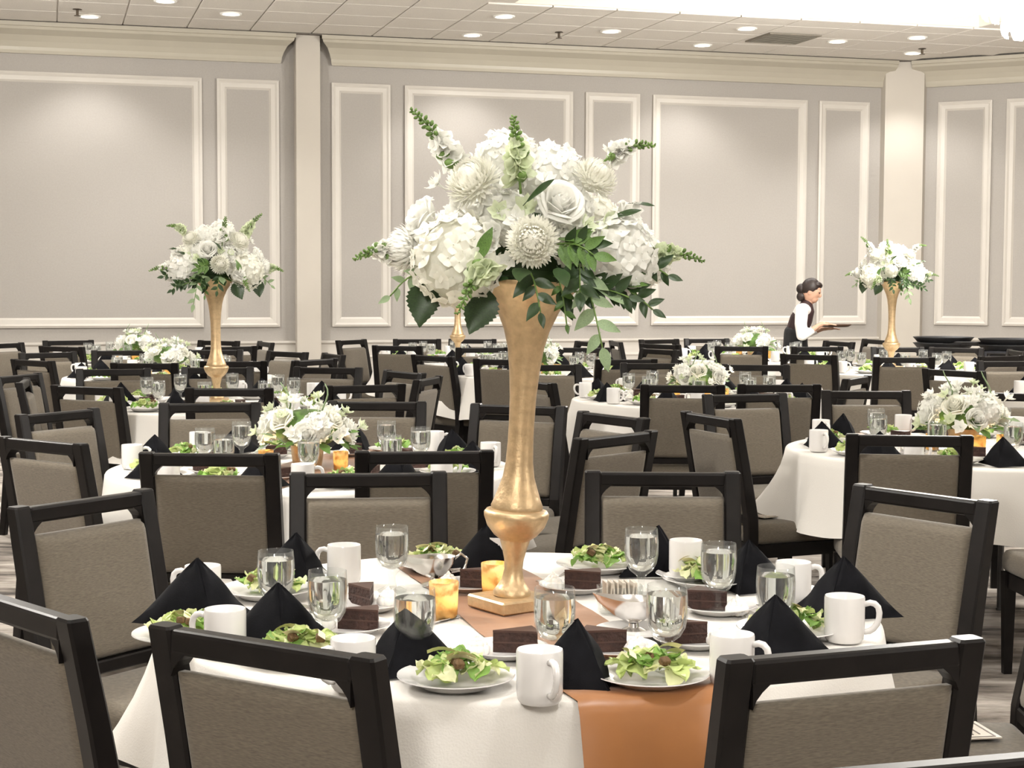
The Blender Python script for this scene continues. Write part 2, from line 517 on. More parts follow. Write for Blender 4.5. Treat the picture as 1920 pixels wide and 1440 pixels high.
# dark reveal between crown and ceiling
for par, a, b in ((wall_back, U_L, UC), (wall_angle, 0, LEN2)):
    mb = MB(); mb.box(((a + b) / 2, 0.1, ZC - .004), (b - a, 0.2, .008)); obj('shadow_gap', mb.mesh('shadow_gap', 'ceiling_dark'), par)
# pilasters
mb = MB(); mb.box(((p0 + p1) / 2, 0.07, ZC / 2), (p1 - p0, 0.14, ZC - .01), bev=.006)
mb.box(((p0 + p1) / 2, 0.075, .08), (p1 - p0 + .02, 0.17, .16))
o = struct(obj('trim_1', mb.mesh('pilaster', 'column_paint'), None, WFRAME)); o['label'] = 'narrow cream pilaster on the back wall'
# corner column: an angled pier filling the corner
cB = wl2(1733, 400)[0]
pa = wp(cA, 0.0, 0); pa1 = wp(cA, 0.10, 0); pb = o2 + d2 * cB; pb1 = pb + n2 * 0.10
mb = MB()
pts = [pa, pa1, pb1, pb, o2 - n2 * .05]
vs = [(p.x, p.y, 0) for p in pts] + [(p.x, p.y, ZC - .01) for p in pts]
n = 5
mb.add(vs, [tuple(range(n))[::-1], tuple(range(n, 2 * n))] + [(i, (i + 1) % n, n + (i + 1) % n, n + i) for i in range(n)])
o = struct(obj('trim_2', mb.mesh('corner_pier', 'column_paint'))); o['label'] = 'wide cream corner pier between the two walls'

# ceiling: slab with four trays, tiles below it where the photograph shows them
TRAY = []
q0 = wl(968, 10); uT0 = (fl(968, 5, ZC) - W0).dot(UU); vT0 = (fl(1280, 25, ZC) - W0).dot(NN)
TW, TD = 4.7, 4.4
for iu in (-1, 0):
    for iv in (0, 1, 2):
        TRAY.append((uT0 + iu * 7.4, vT0 + iv * 6.6))
us = sorted({U_L - .2, U_R + .2} | {t[0] for t in TRAY} | {t[0] + TW for t in TRAY})
vs_ = sorted({-.2, V_F + .2} | {t[1] for t in TRAY} | {t[1] + TD for t in TRAY})
mb = MB(); mt = MB()
for i in range(len(us) - 1):
    for j in range(len(vs_) - 1):
        cu, cv = (us[i] + us[i + 1]) / 2, (vs_[j] + vs_[j + 1]) / 2
        intray = any(t[0] < cu < t[0] + TW and t[1] < cv < t[1] + TD for t in TRAY)
        z = ZC + (0.5 if intray else 0.0)
        (mt if intray else mb).box((cu, cv, z + .05 + (0.012 if not intray else 0)), (us[i + 1] - us[i], vs_[j + 1] - vs_[j], .1))
ceiling = struct(obj('ceiling', mb.mesh('ceiling', 'ceiling_tile'), None, WFRAME), 'ceiling of square acoustic tiles')
obj('tray_top', mt.mesh('tray_top', 'tray_paint'), ceiling)
for (tu, tv) in TRAY:
    mb = MB()
    for (c, s) in (((tu + TW / 2, tv + .004, ZC + .257), (TW + .03, .014, .486)), ((tu + TW / 2, tv + TD - .004, ZC + .257), (TW + .03, .014, .486)),
                   ((tu + .004, tv + TD / 2, ZC + .257), (.014, TD, .486)), ((tu + TW - .004, tv + TD / 2, ZC + .257), (.014, TD, .486))):
        mb.box(c, s)
    obj('tray_fascia', mb.mesh('tray_fascia', 'tray_paint'), ceiling)
# individual tiles near the back wall
TS = 0.61
off = (fl(343.5, 63.5, ZC) - W0).dot(UU) % TS
tile = MB(); tile.box((0, 0, 0), (TS - .012, TS - .012, .018), bev=.004)
tile_me = tile.mesh('ceiling_tile', 'ceiling_tile')
gu0 = math.floor((wl(0, 60)[0] - 1.2 - off) / TS) * TS + off
V0 = 0.235
cnt = 0
gu = gu0
while gu < UC + 1.5:
    for j in range(8):
        gv = V0 + (j + .5) * TS if j else V0 + .5 * TS
        r0 = [gu, gu + TS, gv - TS / 2, gv + TS / 2]
        skip = False
        for (tu, tv) in TRAY:                       # tiles are cut where they meet a tray
            if r0[1] > tu and r0[0] < tu + TW and r0[3] > tv and r0[2] < tv + TD:
                if r0[2] < tv - .05: r0[3] = tv - .004
                elif r0[0] < tu - .05: r0[1] = tu - .004
                elif r0[1] > tu + TW + .05: r0[0] = tu + TW + .004
                else: skip = True
        c = ((r0[0] + r0[1]) / 2, (r0[2] + r0[3]) / 2)
        if skip or ((c[0] - UC) > 0 and (c[0] - UC) > c[1] - .45): continue
        obj('ceiling_tile', tile_me, ceiling, Matrix.Translation((c[0], c[1], ZC + .006)) @ Matrix.Diagonal(((r0[1] - r0[0]) / TS, (r0[3] - r0[2]) / TS, 1, 1))); cnt += 1
    gu += TS
# dark tee bars between the tiles show as joints
mb = MB(); mb.box(((gu0 + UC) / 2, 2.6, ZC + .0135), (UC - gu0 + 1, 5.4, .003))

# downlights
dl_prof = [(0.0, -.004), (.07, -.004), (.078, -.012), (.10, -.014), (.104, 0.0), (.0, 0.002)]
dl_trim = MB().lathe([(.078, -.002), (.08, -.012), (.10, -.014), (.104, 0.0), (.078, 0.0)], 28).mesh('trim_ring', 'lamp_trim', True)
dl_lens = MB().lathe([(0, -.010), (.05, -.009), (.078, -.004), (.078, 0), (0, 0)], 28).mesh('lens', 'lamp_lens', True)
light_d = bpy.data.lights.new('downlight', 'SPOT')
light_d.energy = DOWN_W; light_d.color = WARM; light_d.spot_size = math.radians(112); light_d.spot_blend = 0.6; light_d.shadow_soft_size = 0.09
wash_d = light_d.copy(); wash_d.energy = 92.0      # back-wall wash row, plus the pair added over the front table
def downlight(p, label, data=light_d):
    e = empty('downlight', Matrix.Translation(p)); tag(e, label, 'downlight', 'ceiling downlights')
    obj('trim_ring', dl_trim, e); obj('lens', dl_lens, e)
    l = bpy.data.objects.new('lamp', data); COL.objects.link(l); l.parent = e; l.location = (0, 0, -.03)
    return e
vis = [(168, 30, 'beside the sprinkler at upper left'), (433, 25, 'left of the pilaster'), (310, 1, 'cut by the top edge at upper left'), (945, 30, 'beside the tray corner'), (885, 65, 'near the crown above the bouquet'),
       (1145, 58, 'right of the middle sprinkler'), (1400, 53, 'left of the ceiling vent'), (1317, 84, 'near the crown left of the vent'), (1570, 77, 'right of the ceiling vent'), (1720, 70, 'brightest, at upper right'), (1712, 99, 'beside the right sprinkler')]
spots = []
for (x, y, t) in vis:
    p = fl(x, y, ZC - .003); spots.append(p)
    downlight(p, 'round lit ceiling downlight ' + t, wash_d)
for iu in range(-3, 4):
    for iv in range(0, 8):
        u = -0.6 + iu * 2.6; v = 4.4 + iv * 2.5
        if u < U_L + .5 or u > U_R - 1 or v > 20.5: continue
        if any(t[0] - .15 < u < t[0] + TW + .15 and t[1] - .15 < v < t[1] + TD + .15 for t in TRAY): continue
        if (u - UC) > v - .6: continue
        downlight(wp(u, v, ZC - .003), 'round ceiling downlight overhead, %s row from the back wall, %s' % (('second', 'third', 'fourth', 'fifth', 'sixth', 'seventh', 'eighth', 'ninth')[iv], ORD[iu + 3]))
for (x_, y_, t_) in ((-.75, 2.55, 'left'), (.85, 2.35, 'right')):  # unseen pair added to brighten the front table and its bouquet
    downlight(Vector((x_, y_, ZC - .003)), 'unseen ceiling downlight added to brighten the front table, %s of two' % t_, wash_d)
# sprinklers
sp_me = MB().lathe([(0, 0), (.04, 0), (.042, -.006), (.012, -.012), (.012, -.055), (.03, -.058), (.03, -.062), (0, -.064)], 14).mesh('sprinkler', 'sprinkler', True, .6)
for (x, y, t) in ((145, 17, 'left of the upper left downlight'), (1048, 60, 'above the white bouquet'), (1729, 91, 'touching the right corner downlight')):
    tag(obj('sprinkler', sp_me, None, Matrix.Translation(fl(x, y, ZC - .002))), 'small dark ceiling sprinkler ' + t, 'sprinkler', 'ceiling sprinklers')
# vent grille
vc = fl(1468, 71, ZC - .004)
e = empty('ceiling_vent', Matrix.Translation(vc) @ Matrix.Rotation(TH, 4, 'Z')); tag(e, 'dark rectangular ceiling vent grille between two downlights', 'vent')
mb = MB(); mb.box((0, 0, .0), (.52, .58, .006)); obj('backing', mb.mesh('backing', 'ceiling_dark'), e)
mb = MB()
for (c, s) in (((0, .285, -.008), (.56, .03, .014)), ((0, -.285, -.008), (.56, .03, .014)), ((.265, 0, -.008), (.03, .54, .014)), ((-.265, 0, -.008), (.03, .54, .014))): mb.box(c, s)
obj('frame', mb.mesh('frame', 'vent_paint'), e)
sl = MB(); sl.box((0, 0, 0), (.50, .03, .004), Matrix.Rotation(.5, 4, 'X')); sl_me = sl.mesh('slat', 'vent_paint')
for i in range(12): obj('slat', sl_me, e, Matrix.Translation((0, -.252 + i * .0458, -.008)))

# chandeliers in the trays: tiers of scalloped white glass petals on a brass stem
pet = MB()
pet.grid(lambda a, b: ((b - .5) * .17 * (1 - .25 * (1 - a) ** 2) * (0.55 + .45 * math.sin(PI * min(1, .15 + a * .9))), .055 * math.sin(PI * a * .8) - .012 * (2 * b - 1) ** 2, -.20 * a), 6, 4)
pet_me = pet.mesh('glass_petal', 'chand_glass', True)
ch_light = bpy.data.lights.new('chandelier', 'POINT'); ch_light.energy = CHAND_W; ch_light.color = (1, .965, .91); ch_light.shadow_soft_size = 0.30
ch_up = ch_light.copy(); ch_up.energy = CHAND_W * .06
def chandelier(p, r, label):
    """p = centre of the lowest tier's bottom"""
    e = empty('chandelier', Matrix.Translation(p)); tag(e, label, 'chandelier', 'chandeliers in the ceiling trays')
    mb = MB(); mb.tube([(0, 0, .2), (0, 0, ZC + .5 - p.z)], .014); mb.lathe([(0, ZC + .44 - p.z), (.09, ZC + .46 - p.z), (.09, ZC + .499 - p.z), (0, ZC + .499 - p.z)], 20)
    obj('stem', mb.mesh('stem', 'brass', True, .6), e)
    mb = MB().lathe([(0, 0.02), (r * .55, 0.0), (r * .62, .03), (r * .62, .10), (0, .12)], 32)
    obj('bowl', mb.mesh('bowl', 'chand_glass', True), e)
    for k, (rr, zz, n) in enumerate(((r * .70, .21, 15), (r, .34, 22), (r * .8, .48, 18))):
        for i in range(n):
            a = 2 * PI * i / n
            obj('glass_petal', pet_me, e, Matrix.Translation((rr * math.cos(a), rr * math.sin(a), zz)) @ Matrix.Rotation(a - PI / 2, 4, 'Z') @ Matrix.Rotation(.15, 4, 'X'))
    mb = MB()
    for (rr, zz) in ((r * .70, .21), (r, .34), (r * .8, .48)):
        mb.tube([(rr * math.cos(2 * PI * i / 32), rr * math.sin(2 * PI * i / 32), zz) for i in range(33)], .008, 6)
        for i in range(4):
            a = PI / 2 * i
            mb.tube([(0, 0, zz), (rr * math.cos(a), rr * math.sin(a), zz)], .006, 5)
    obj('ring_frame', mb.mesh('ring_frame', 'brass', True), e)
    l = bpy.data.objects.new('lamp', ch_up); COL.objects.link(l); l.parent = e; l.location = (0, 0, .62)
    l2 = bpy.data.objects.new('lamp', ch_light); COL.objects.link(l2); l2.parent = e; l2.location = (0, 0, -.32)
    return e
def at_depth(px, py, d):
    r = ray(px, py); t = d / r.y
    return Vector((r.x * t, d, CAMZ + r.z * t))
pA = at_depth(1775, 24, 12.9); pB = at_depth(1985, 68, 11.6)
chandelier(pA, .42, 'white glass petal chandelier cut by the top edge at right')
chandelier(pB, .46, 'lower white glass petal chandelier at the top right corner')
for ti, (tu, tv) in enumerate(TRAY):
    c = wp(tu + TW / 2, tv + TD / 2, 3.35)
    if (c - pA).length < 4 : continue
    chandelier(c, .45, 'white glass petal chandelier overhead in the %s tray of the %s row' % (('far', 'middle', 'near')[ti % 3], ('left', 'right')[ti // 3]))

# ================================================================== CHAIRS
CHZ = 0.904
def chair_meshes():
    M = {}
    W = 0.456
    sx = W / 2 - .0245
    # rear legs that run up as back posts
    def post(side):
        path = [(-.275, 0.0, .036, .040), (-.225, .40, .047, .050), (-.228, .50, .048, .050), (-.268, .72, .048, .044), (-.305, CHZ - .002, .048, .040)]
        rings = []
        for (y, z, w, d) in path:
            x = side * (sx - .004 * (z < .3))
            b = .005
            rings.append([(x - w / 2 + b, y - d / 2, z), (x + w / 2 - b, y - d / 2, z), (x + w / 2, y - d / 2 + b, z), (x + w / 2, y + d / 2 - b, z),
                          (x + w / 2 - b, y + d / 2, z), (x - w / 2 + b, y + d / 2, z), (x - w / 2, y + d / 2 - b, z), (x - w / 2, y - d / 2 + b, z)])
        top = rings[-1]
        cx = sum(p[0] for p in top) / 8; cy = sum(p[1] for p in top) / 8
        rings.append([(cx + (p[0] - cx) * .86, cy + (p[1] - cy) * .86, CHZ + .003) for p in top])
        return MB().loft(rings).mesh('rear_leg', 'frame_wood')
    M['rear_leg'] = [post(-1), post(1)]
    r = MB(); r.box((0, -.3015, CHZ - .0215), (W - .088, .036, .041), bev=.007, seg=2); M['top_rail'] = r.mesh('top_rail', 'frame_wood')
    br = []
    for s in (-1, 1):
        x0 = s * (W / 2 - .047); zt_ = CHZ - .041
        t = .018
        tri = [(x0, zt_ + .004), (x0 - s * .033, zt_ + .004), (x0 - s * .016, zt_ - .010), (x0 - s * .006, zt_ - .022), (x0, zt_ - .036)]
        br.append(MB().loft([[(x, -.300 - t + (CHZ - z) * .2 * 0 - .0, z) for (x, z) in tri], [(x, -.300 + t, z) for (x, z) in tri]]).mesh('corner_brace', 'frame_wood'))
    M['corner_brace'] = br
    # lower back rail
    r = MB(); r.box((0, -.222, .487), (W - .09, .034, .034), bev=.004); M['back_rail'] = r.mesh('back_rail', 'frame_wood')
    # upholstered back pad: follows the rake of the posts
    def pad(z0, z1, wx, th):
        mb = MB()
        n, m = 12, 10
        def yb(z): return -.228 - .187 * (z - .50) - .012
        def shell(side):
            def fn(a, b):
                z = z0 + (z1 - z0) * a; x = (b - .5) * wx
                ea = min(a, 1 - a) * (z1 - z0); eb = min(b, 1 - b) * wx
                k = min(1, ea / .022); kk = min(1, eb / .022)
                h = math.sqrt(max(0, 1 - (1 - k) ** 2)) * math.sqrt(max(0, 1 - (1 - kk) ** 2))
                return (x, yb(z) + (th * (0.35 + .65 * h) if side > 0 else -.010 * h), z)
            return fn
        us_ = [0, .03, .07, .14, .3, .5, .7, .86, .93, .97, 1]
        def g(fn):
            vs = [fn(a, b) for a in us_ for b in us_]
            N = len(us_)
            return vs, [(i * N + j, (i + 1) * N + j, (i + 1) * N + j + 1, i * N + j + 1) for i in range(N - 1) for j in range(N - 1)]
        v1, f1 = g(shell(1)); v2, f2 = g(shell(-1))
        N = len(us_)
        mb.add(v1, f1)
        o = len(mb.v); mb.add(v2, [q[::-1] for q in f2])
        edge = [j for j in range(N)] + [i * N + N - 1 for i in range(1, N)] + [(N - 1) * N + j for j in range(N - 2, -1, -1)] + [i * N for i in range(N - 2, 0, -1)]
        for i in range(len(edge)):
            a, b = edge[i], edge[(i + 1) % len(edge)]
            mb.f.append((a, b, b + o, a + o)); mb.m.append(0)
        return mb.mesh('backrest', 'chair_fabric', True, 1.0)
    M['backrest'] = pad(.505, .832, W - .092, .040)
    # seat cushion
    vs, fs = boxgeo((W - .006, .455, .085), .030, 4)
    mb = MB()
    mb.add([(x * (1 - .06 * (y < 0)), y, z + .010 * (1 - (2 * x / W) ** 2) * (z > 0)) for (x, y, z) in vs], fs, Matrix.Translation((0, .015, .4225)))
    M['seat'] = mb.mesh('seat', 'chair_fabric', True)
    r = MB()
    for (c, s) in (((0, .205, .355), (W - .09, .024, .055)), ((-sx, .0, .355), (.024, .40, .055)), ((sx, .0, .355), (.024, .40, .055)), ((0, -.215, .355), (W - .09, .024, .055))): r.box(c, s)
    M['seat_frame'] = r.mesh('seat_frame', 'frame_wood')
    fl_ = []
    for s in (-1, 1):
        rings = []
        for (z, w) in ((0, .030), (.36, .044), (.385, .044)):
            rings.append([(s * sx + dx * w / 2, .205 + dy * w / 2, z) for dx, dy in ((-1, -1), (1, -1), (1, 1), (-1, 1))])
        fl_.append(MB().loft(rings).mesh('front_leg', 'frame_wood'))
    M['front_leg'] = fl_
    return M
CHM = chair_meshes()
CHAIRS = {}
def chair(table, mid, f):
    """mid = middle of the top rail on the plan, f = direction the seat faces"""
    f = Vector((f[0], f[1])).normalized()
    rz = face_dir(f.x, f.y)
    x, y = mid[0] + f.x * .3015, mid[1] + f.y * .3015
    e = empty('dining_chair', TRZ(x, y, 0, rz))
    for nm in ('seat', 'seat_frame', 'back_rail', 'backrest', 'top_rail'): obj(nm, CHM[nm], e)
    for nm in ('rear_leg', 'front_leg', 'corner_brace'):
        for me in CHM[nm]: obj(nm, me, e)
    CHAIRS.setdefault(table, []).append((e, mid, f))
    return e
TAB = {}
def tpos(px, d): return Vector(((px - 960) / F * d, d))
TAB['T1'] = Vector((.02, 3.46)); TAB['T2'] = tpos(585, 6.1); TAB['T3'] = Vector((1.12, 9.72)); TAB['T4'] = Vector((1.93, 6.85))
TAB['T5'] = tpos(412, 9.2); TAB['T6'] = tpos(1676, 13.0); TAB['T7'] = tpos(862, 14.5); TAB['T8'] = tpos(318, 11.8)
TAB['T9'] = tpos(256, 14.15); TAB['T10'] = tpos(1010, 12.4); TAB['T11'] = tpos(1414, 14.95); TAB['T12'] = Vector((3.85, 10.1))
TNAME = {'T1': 'the front table', 'T2': 'the nearest low-flower table at left', 'T3': 'the low-flower table right of center',
         'T4': 'the right-hand low-flower table', 'T5': 'the left tall-vase table', 'T6': 'the right tall-vase table', 'T7': 'the far middle tall-vase table',
         'T8': 'the low-flower table behind left vase', 'T9': 'the farthest low-flower table at left', 'T10': 'the table half hidden by big vase',
         'T11': 'the farthest low-flower table at right', 'T12': 'the table cropped by right edge', 'X': 'a table behind the viewer'}
def ch_ends(t, x1, y1, x2, y2, sgn):
    """chair from the two upper corners of its top rail; sgn +1 = seat on the far side"""
    a, b = fl(x1, y1, CHZ), fl(x2, y2, CHZ)
    v = (b - a); n_ = Vector((-v.y, v.x)) * sgn
    return chair(t, ((a.x + b.x) / 2, (a.y + b.y) / 2), n_)
def ch(t, x, y, f=None, w=1.0):
    p = fl(x, y, CHZ)
    m = Vector((p.x, p.y))
    if f is None:
        f = (TAB[t] - m)
    return chair(t, m, f)
ch_ends('T1', 296, 1170, 713, 1235, 1); ch_ends('T1', 1347, 1237, 1838, 1195, 1)
chair('T1', (-.862, 2.80), (.72, .69)); chair('T1', (-1.09, 4.12), (.83, -.56))
ch('T1', 691, 887, (.10, -1)); ch('T1', 1242, 885, (-.03, -1)); chair('T1', (1.09, 4.29), (-.79, -.61))
chair('T1', (1.235, 3.44), (-1, .03)); chair('X', (.46, 1.86), (.27, -.96))
ch('T2', 393, 850, (.06, 1)); ch('T2', 796, 846, (-.10, 1)); ch('T2', 80, 826, (.58, .81)); ch('T2', 110, 772, (.86, -.5)); ch('T2', 394, 756, (.12, -1)); ch('T2', 707, 753, (-.03, -1))
ch('T2', 972, 760, (-.35, -.94)); ch('T2', 1148, 778, (-.80, -.55)); ch('T2', 1155, 815, (-.74, .67))
ch('T3', 1280, 722, (.04, 1)); ch('T3', 1461, 721, (-.02, 1)); chair('T3', (.12, 9.0), (.86, .5)); ch('T3', 1225, 681); ch('T3', 1417, 684, (-.1, -1)); ch('T3', 1027, 684, (.2, -1)); ch('T3', 1606, 708, (-.8, .45))
ch('T4', 1705, 816, (.12, 1)); chair('T4', (.83, 6.76), (.92, .39)); ch('T4', 1624, 733, (.0, -1)); ch('T4', 1922, 737, (-.15, -1)); ch('T4', 1397, 739, (.32, -.95)); chair('T4', (2.09, 5.52), (-.06, 1)); 
ch('T5', 163, 725, (.42, .9)); ch('T5', 430, 728, (.0, 1)); ch('T5', 684, 722, (-.4, .9)); ch('T5', 33, 703, (.94, -.3)); ch('T5', 44, 714, (.97, .2)); ch('T5', 213, 692, (.25, -1)); ch('T5', 408, 689, (.05, -1))
ch('T5', 615, 689, (-.2, -1)); ch('T5', 802, 709, (-.95, .25)); ch('T5', 758, 697, (-.82, -.57))
ch('T6', 1695, 670, (.03, 1)); ch('T6', 1517, 665, (.5, .87)); ch('T6', 1683, 651, (.0, -1)); ch('T6', 1793, 652, (-.35, -.94)); ch('T6', 1876, 667.5, (-.5, .87)); ch('T6', 1907, 657.5, (-1, 0))
ch('T7', 745, 648.5, (.3, .95)); ch('T7', 905, 652, (-.2, 1)); ch('T7', 782, 636, (.1, -1)); ch('T7', 886, 636, (-.05, -1)); ch('T7', 1105, 641, (-.85, -.5)); ch('T7', 659, 637.5, (.86, -.5))
ch('T8', 227, 657, (.3, -1)); ch('T8', 271, 681, (.03, 1)); ch('T8', 438, 677.5, (-.15, 1)); ch('T8', 402, 656, (.0, -1)); ch('T8', 539, 659.5, (-.65, -.76)); ch('T8', 62, 675.5, (.6, .8)); ch('T8', 90, 661, (.62, -.78))
ch('T8', 590, 674, (-.82, .57)); ch('T8', 625, 664, (-.9, -.43))
ch('T9', 116, 650, (.4, .9)); ch('T9', 128, 638.5, (.45, -.9)); ch('T9', 410, 639, (-.45, -.9)); ch('T9', 498, 641.5, (-.9, -.4)); ch('T9', 433, 650, (-.5, .86)); ch('T9', 6, 644, (.85, -.5))
ch('T10', 945, 674, (.3, .95)); ch('T10', 1174, 674, (-.2, .98)); ch('T10', 1093, 652, (-.1, -1)); ch('T10', 812, 667, (.7, .7)); ch('T10', 1236, 655, (-.8, -.6))
ch('T11', 1325, 635, (.2, -1)); ch('T11', 1390, 649.5, (.1, 1)); ch('T11', 1236, 636.5, (.5, -.86)); ch('T11', 1238, 645.5, (.7, .7)); ch('T11', 1155, 640.5, (.98, .15)); ch('T11', 1573, 640.5, (-.85, -.4)); ch('T11', 1532, 650, (-.1, 1)); ch('T11', 1642, 637, (-.85, -.3))
ch('T12', 1788, 694, (.75, .65)); ch('T12', 1890, 677, (.1, -1)); ch('T12', 1815, 640, (-.3, -1))
for t, L in CHAIRS.items():
    for back in (True, False):
        sub = sorted([c for c in L if (c[2].y > 0) == back], key=lambda c: pixx((c[1][0], c[1][1], CHZ)))
        for i, c in enumerate(sub):
            side = 'seen from behind' if back else 'facing us'
            if len(sub) == 1: lab = 'taupe chair %s at %s' % (side, TNAME[t])
            else: lab = 'taupe chair %s, %s at %s' % (side, ORD[i], TNAME[t])
            if t == 'X': lab = 'dark chair top rail cropped at the bottom right corner'
            tag(c[0], lab, 'chair', 'banquet chairs with dark frames')

# ================================================================== TABLES
def cloth_mesh(seed, drop=.29):
    rnd = random.Random(seed)
    N = 96
    ph = [rnd.uniform(0, 2 * PI) for _ in range(4)]
    def wave(a):
        q = .5 + .30 * math.sin(9 * a + ph[0] + .5 * math.sin(4 * a + ph[3])) + .22 * math.sin(15 * a + ph[1]) + .14 * math.sin(5 * a + ph[2])
        return max(0, q) ** 1.25
    mb = MB(); rings = []
    for r in (.2, .45, .70): rings.append([(r * math.cos(2 * PI * j / N), r * math.sin(2 * PI * j / N), 0) for j in range(N)])
    for (r, z) in ((TR - .012, 0), (TR - .003, -.003), (TR + .001, -.010)):
        rings.append([(r * math.cos(2 * PI * j / N), r * math.sin(2 * PI * j / N), z) for j in range(N)])
    for k in (0.1, .25, .42, .6, .8, 1.0):
        row = []
        for j in range(N):
            a = 2 * PI * j / N
            w = wave(a)
            r = TR + .002 + .135 * k * (.35 + .65 * k) * w + .010 * k
            row.append((r * math.cos(a), r * math.sin(a), -.010 - drop * k * (1 + .07 * math.sin(4 * a + ph[3])) + .03 * k * w))
        rings.append(row)
    mb.loft(rings, True, False)
    o = len(mb.v); mb.v.append((0, 0, 0))
    for j in range(N): mb.f.append((j, (j + 1) % N, o)); mb.m.append(0)
    return mb.mesh('tablecloth', 'cloth_white', True)
cloths = [cloth_mesh(s) for s in (3, 11, 23, 31)]
tb_top = MB().lathe([(0, .715), (TR - .012, .715), (TR - .006, .720), (TR - .006, .742), (TR - .012, .7465), (0, .7465)], 48).mesh('table_top', 'table_wood', True, .5)
tb_edge = MB().lathe([(.05, .700), (.42, .700), (.42, .714), (.05, .714)], 24).mesh('apron', 'table_wood')
tl = MB(); tl.tube([(.42, 0, .70), (.42, 0, .012)], .014, 8); tl.tube([(.42, 0, .012), (.42, 0, 0)], .018, 8); tleg = tl.mesh('leg', 'table_metal', True, .6)
FLW = {'T1': 'with tall gold vase in front', }
for i, (t, p) in enumerate(TAB.items()):
    e = empty('banquet_table', Matrix.Translation((p.x, p.y, 0)) @ Matrix.Rotation(i * .7, 4, 'Z'))
    tag(e, 'round banquet table under white cloth, ' + TNAME[t], 'table', 'round banquet tables')
    obj('table_top', tb_top, e); obj('apron', tb_edge, e)
    for k in range(4): obj('leg', tleg, e, Matrix.Rotation(PI / 2 * k + .4, 4, 'Z'))
    c = obj('tablecloth', cloths[i % 4], None, Matrix.Translation((p.x, p.y, TT - .0005)) @ Matrix.Rotation(i * 1.3 + .4, 4, 'Z'))
    tag(c, 'white tablecloth hanging in soft folds on ' + TNAME[t], 'tablecloth', 'white round tablecloths')
# copper runners
def runner(t, ang, width):
    p = TAB[t]
    mb = MB()
    pathl = []
    L = TR + .012
    prof = [(-L - .05, -.27), (-L - .03, -.12), (-L - .006, -.02), (-L + .012, .003)] + [(-L + .012 + (2 * L - .024) * k / 24, .003 + .0012 * math.sin(k * 1.9)) for k in range(1, 24)] + [(L - .012, .003), (L + .006, -.02), (L + .03, -.12), (L + .05, -.27)]
    nw = 8
    vs = []
    for (s, z) in prof:
        for j in range(nw + 1):
            b = (j / nw - .5)
            x = b * width
            # the cloth falls where the round edge is
            lim = math.sqrt(max(0, (TR + .008) ** 2 - x * x))
            ss = s
            zz = z
            if abs(s) > TR - .02:
                ss = math.copysign(lim + (abs(s) - L) + .004 + .012 * (z < -.05) * math.sin(j * 1.3), s) if z < 0 else math.copysign(min(abs(s), lim - .0), s)
            vs.append((x + .02 * math.sin(ss * 3), ss, zz + .001 * math.sin(j * 2.1 + s * 9)))
    n = nw + 1
    fs = [(i * n + j, i * n + j + 1, (i + 1) * n + j + 1, (i + 1) * n + j) for i in range(len(prof) - 1) for j in range(nw)]
    mb.add(vs, fs)
    o = obj('table_runner', mb.mesh('table_runner', 'copper_satin', True), None, Matrix.Translation((p.x, p.y, TT + .001)) @ Matrix.Rotation(ang, 4, 'Z'))
    tag(o, 'copper satin runner crossing ' + TNAME[t], 'table runner', 'copper table runners')
runner('T1', math.atan2(.32, .947), .287); runner('T2', -.25, .29); runner('T4', .35, .29)

# ================================================================== TABLEWARE
def smooth_prof(pr): return pr
mug_me = MB().lathe([(0, .004), (.026, .004), (.028, 0), (.033, 0), (.0375, .006), (.0395, .02), (.0395, .086), (.0385, .0895), (.037, .088), (.0365, .020), (.030, .010), (0, .009)], 28).mesh('mug', 'china', True, .9)
hp = [(.038, 0, .074), (.049, 0, .0775), (.058, 0, .0755), (.0645, 0, .069), (.067, 0, .058), (.0665, 0, .048), (.063, 0, .036), (.056, 0, .026), (.048, 0, .0205), (.038, 0, .019)]
hd_me = MB().tube(hp, [.0055, .006, .0062, .0062, .0062, .006, .006, .006, .006, .0055], 10).mesh('handle', 'china', True)
coffee_me = None
plate_prof = [(0, .006), (.062, .006), (.068, .008), (.078, .014), (.100, .019), (.103, .0205), (.1035, .0185), (.078, .009), (.068, .003), (.062, 0), (0, 0)]
plate_me = MB().lathe(plate_prof, 40).mesh('salad_plate', 'china', True, .9)
dplate_me = MB().lathe([(r * .80, z * .85) for (r, z) in plate_prof], 36).mesh('dessert_plate', 'china', True, .9)
saucer_me = MB().lathe([(0, .005), (.030, .005), (.034, .007), (.055, .012), (.070, .019), (.071, .0175), (.052, .007), (.036, 0), (0, 0)], 32).mesh('saucer', 'china', True, .9)
# goblet: thick footed water glass with flutes low on the bowl
def lob(a, z):
    k = max(0, min(1, (.105 - z) / .03)) * max(0, min(1, (z - .052) / .01))
    return 1 - .035 * k * (abs(math.cos(5 * a)))
gob_me = MB().lathe([(0, .0), (.032, 0), (.033, .003), (.024, .008), (.010, .014), (.0075, .022), (.0075, .036), (.013, .044), (.026, .054), (.035, .070), (.0385, .090), (.0385, .120), (.0365, .149), (.0361, .1496), (.0357, .149),
                     (.0376, .120), (.0374, .092), (.0335, .073), (.0245, .059), (.010, .0525), (0, .052)], 40, lobes=lob).mesh('bowl_and_foot', 'glass_clear', True, 1.0)
wat_me = MB().lathe([(0, .0535), (.010, .0540), (.0232, .0602), (.0320, .0738), (.0355, .092), (.0368, .110), (.0368, .120), (.0362, .132), (0, .1322)], 32).mesh('water', 'water', True, .9)
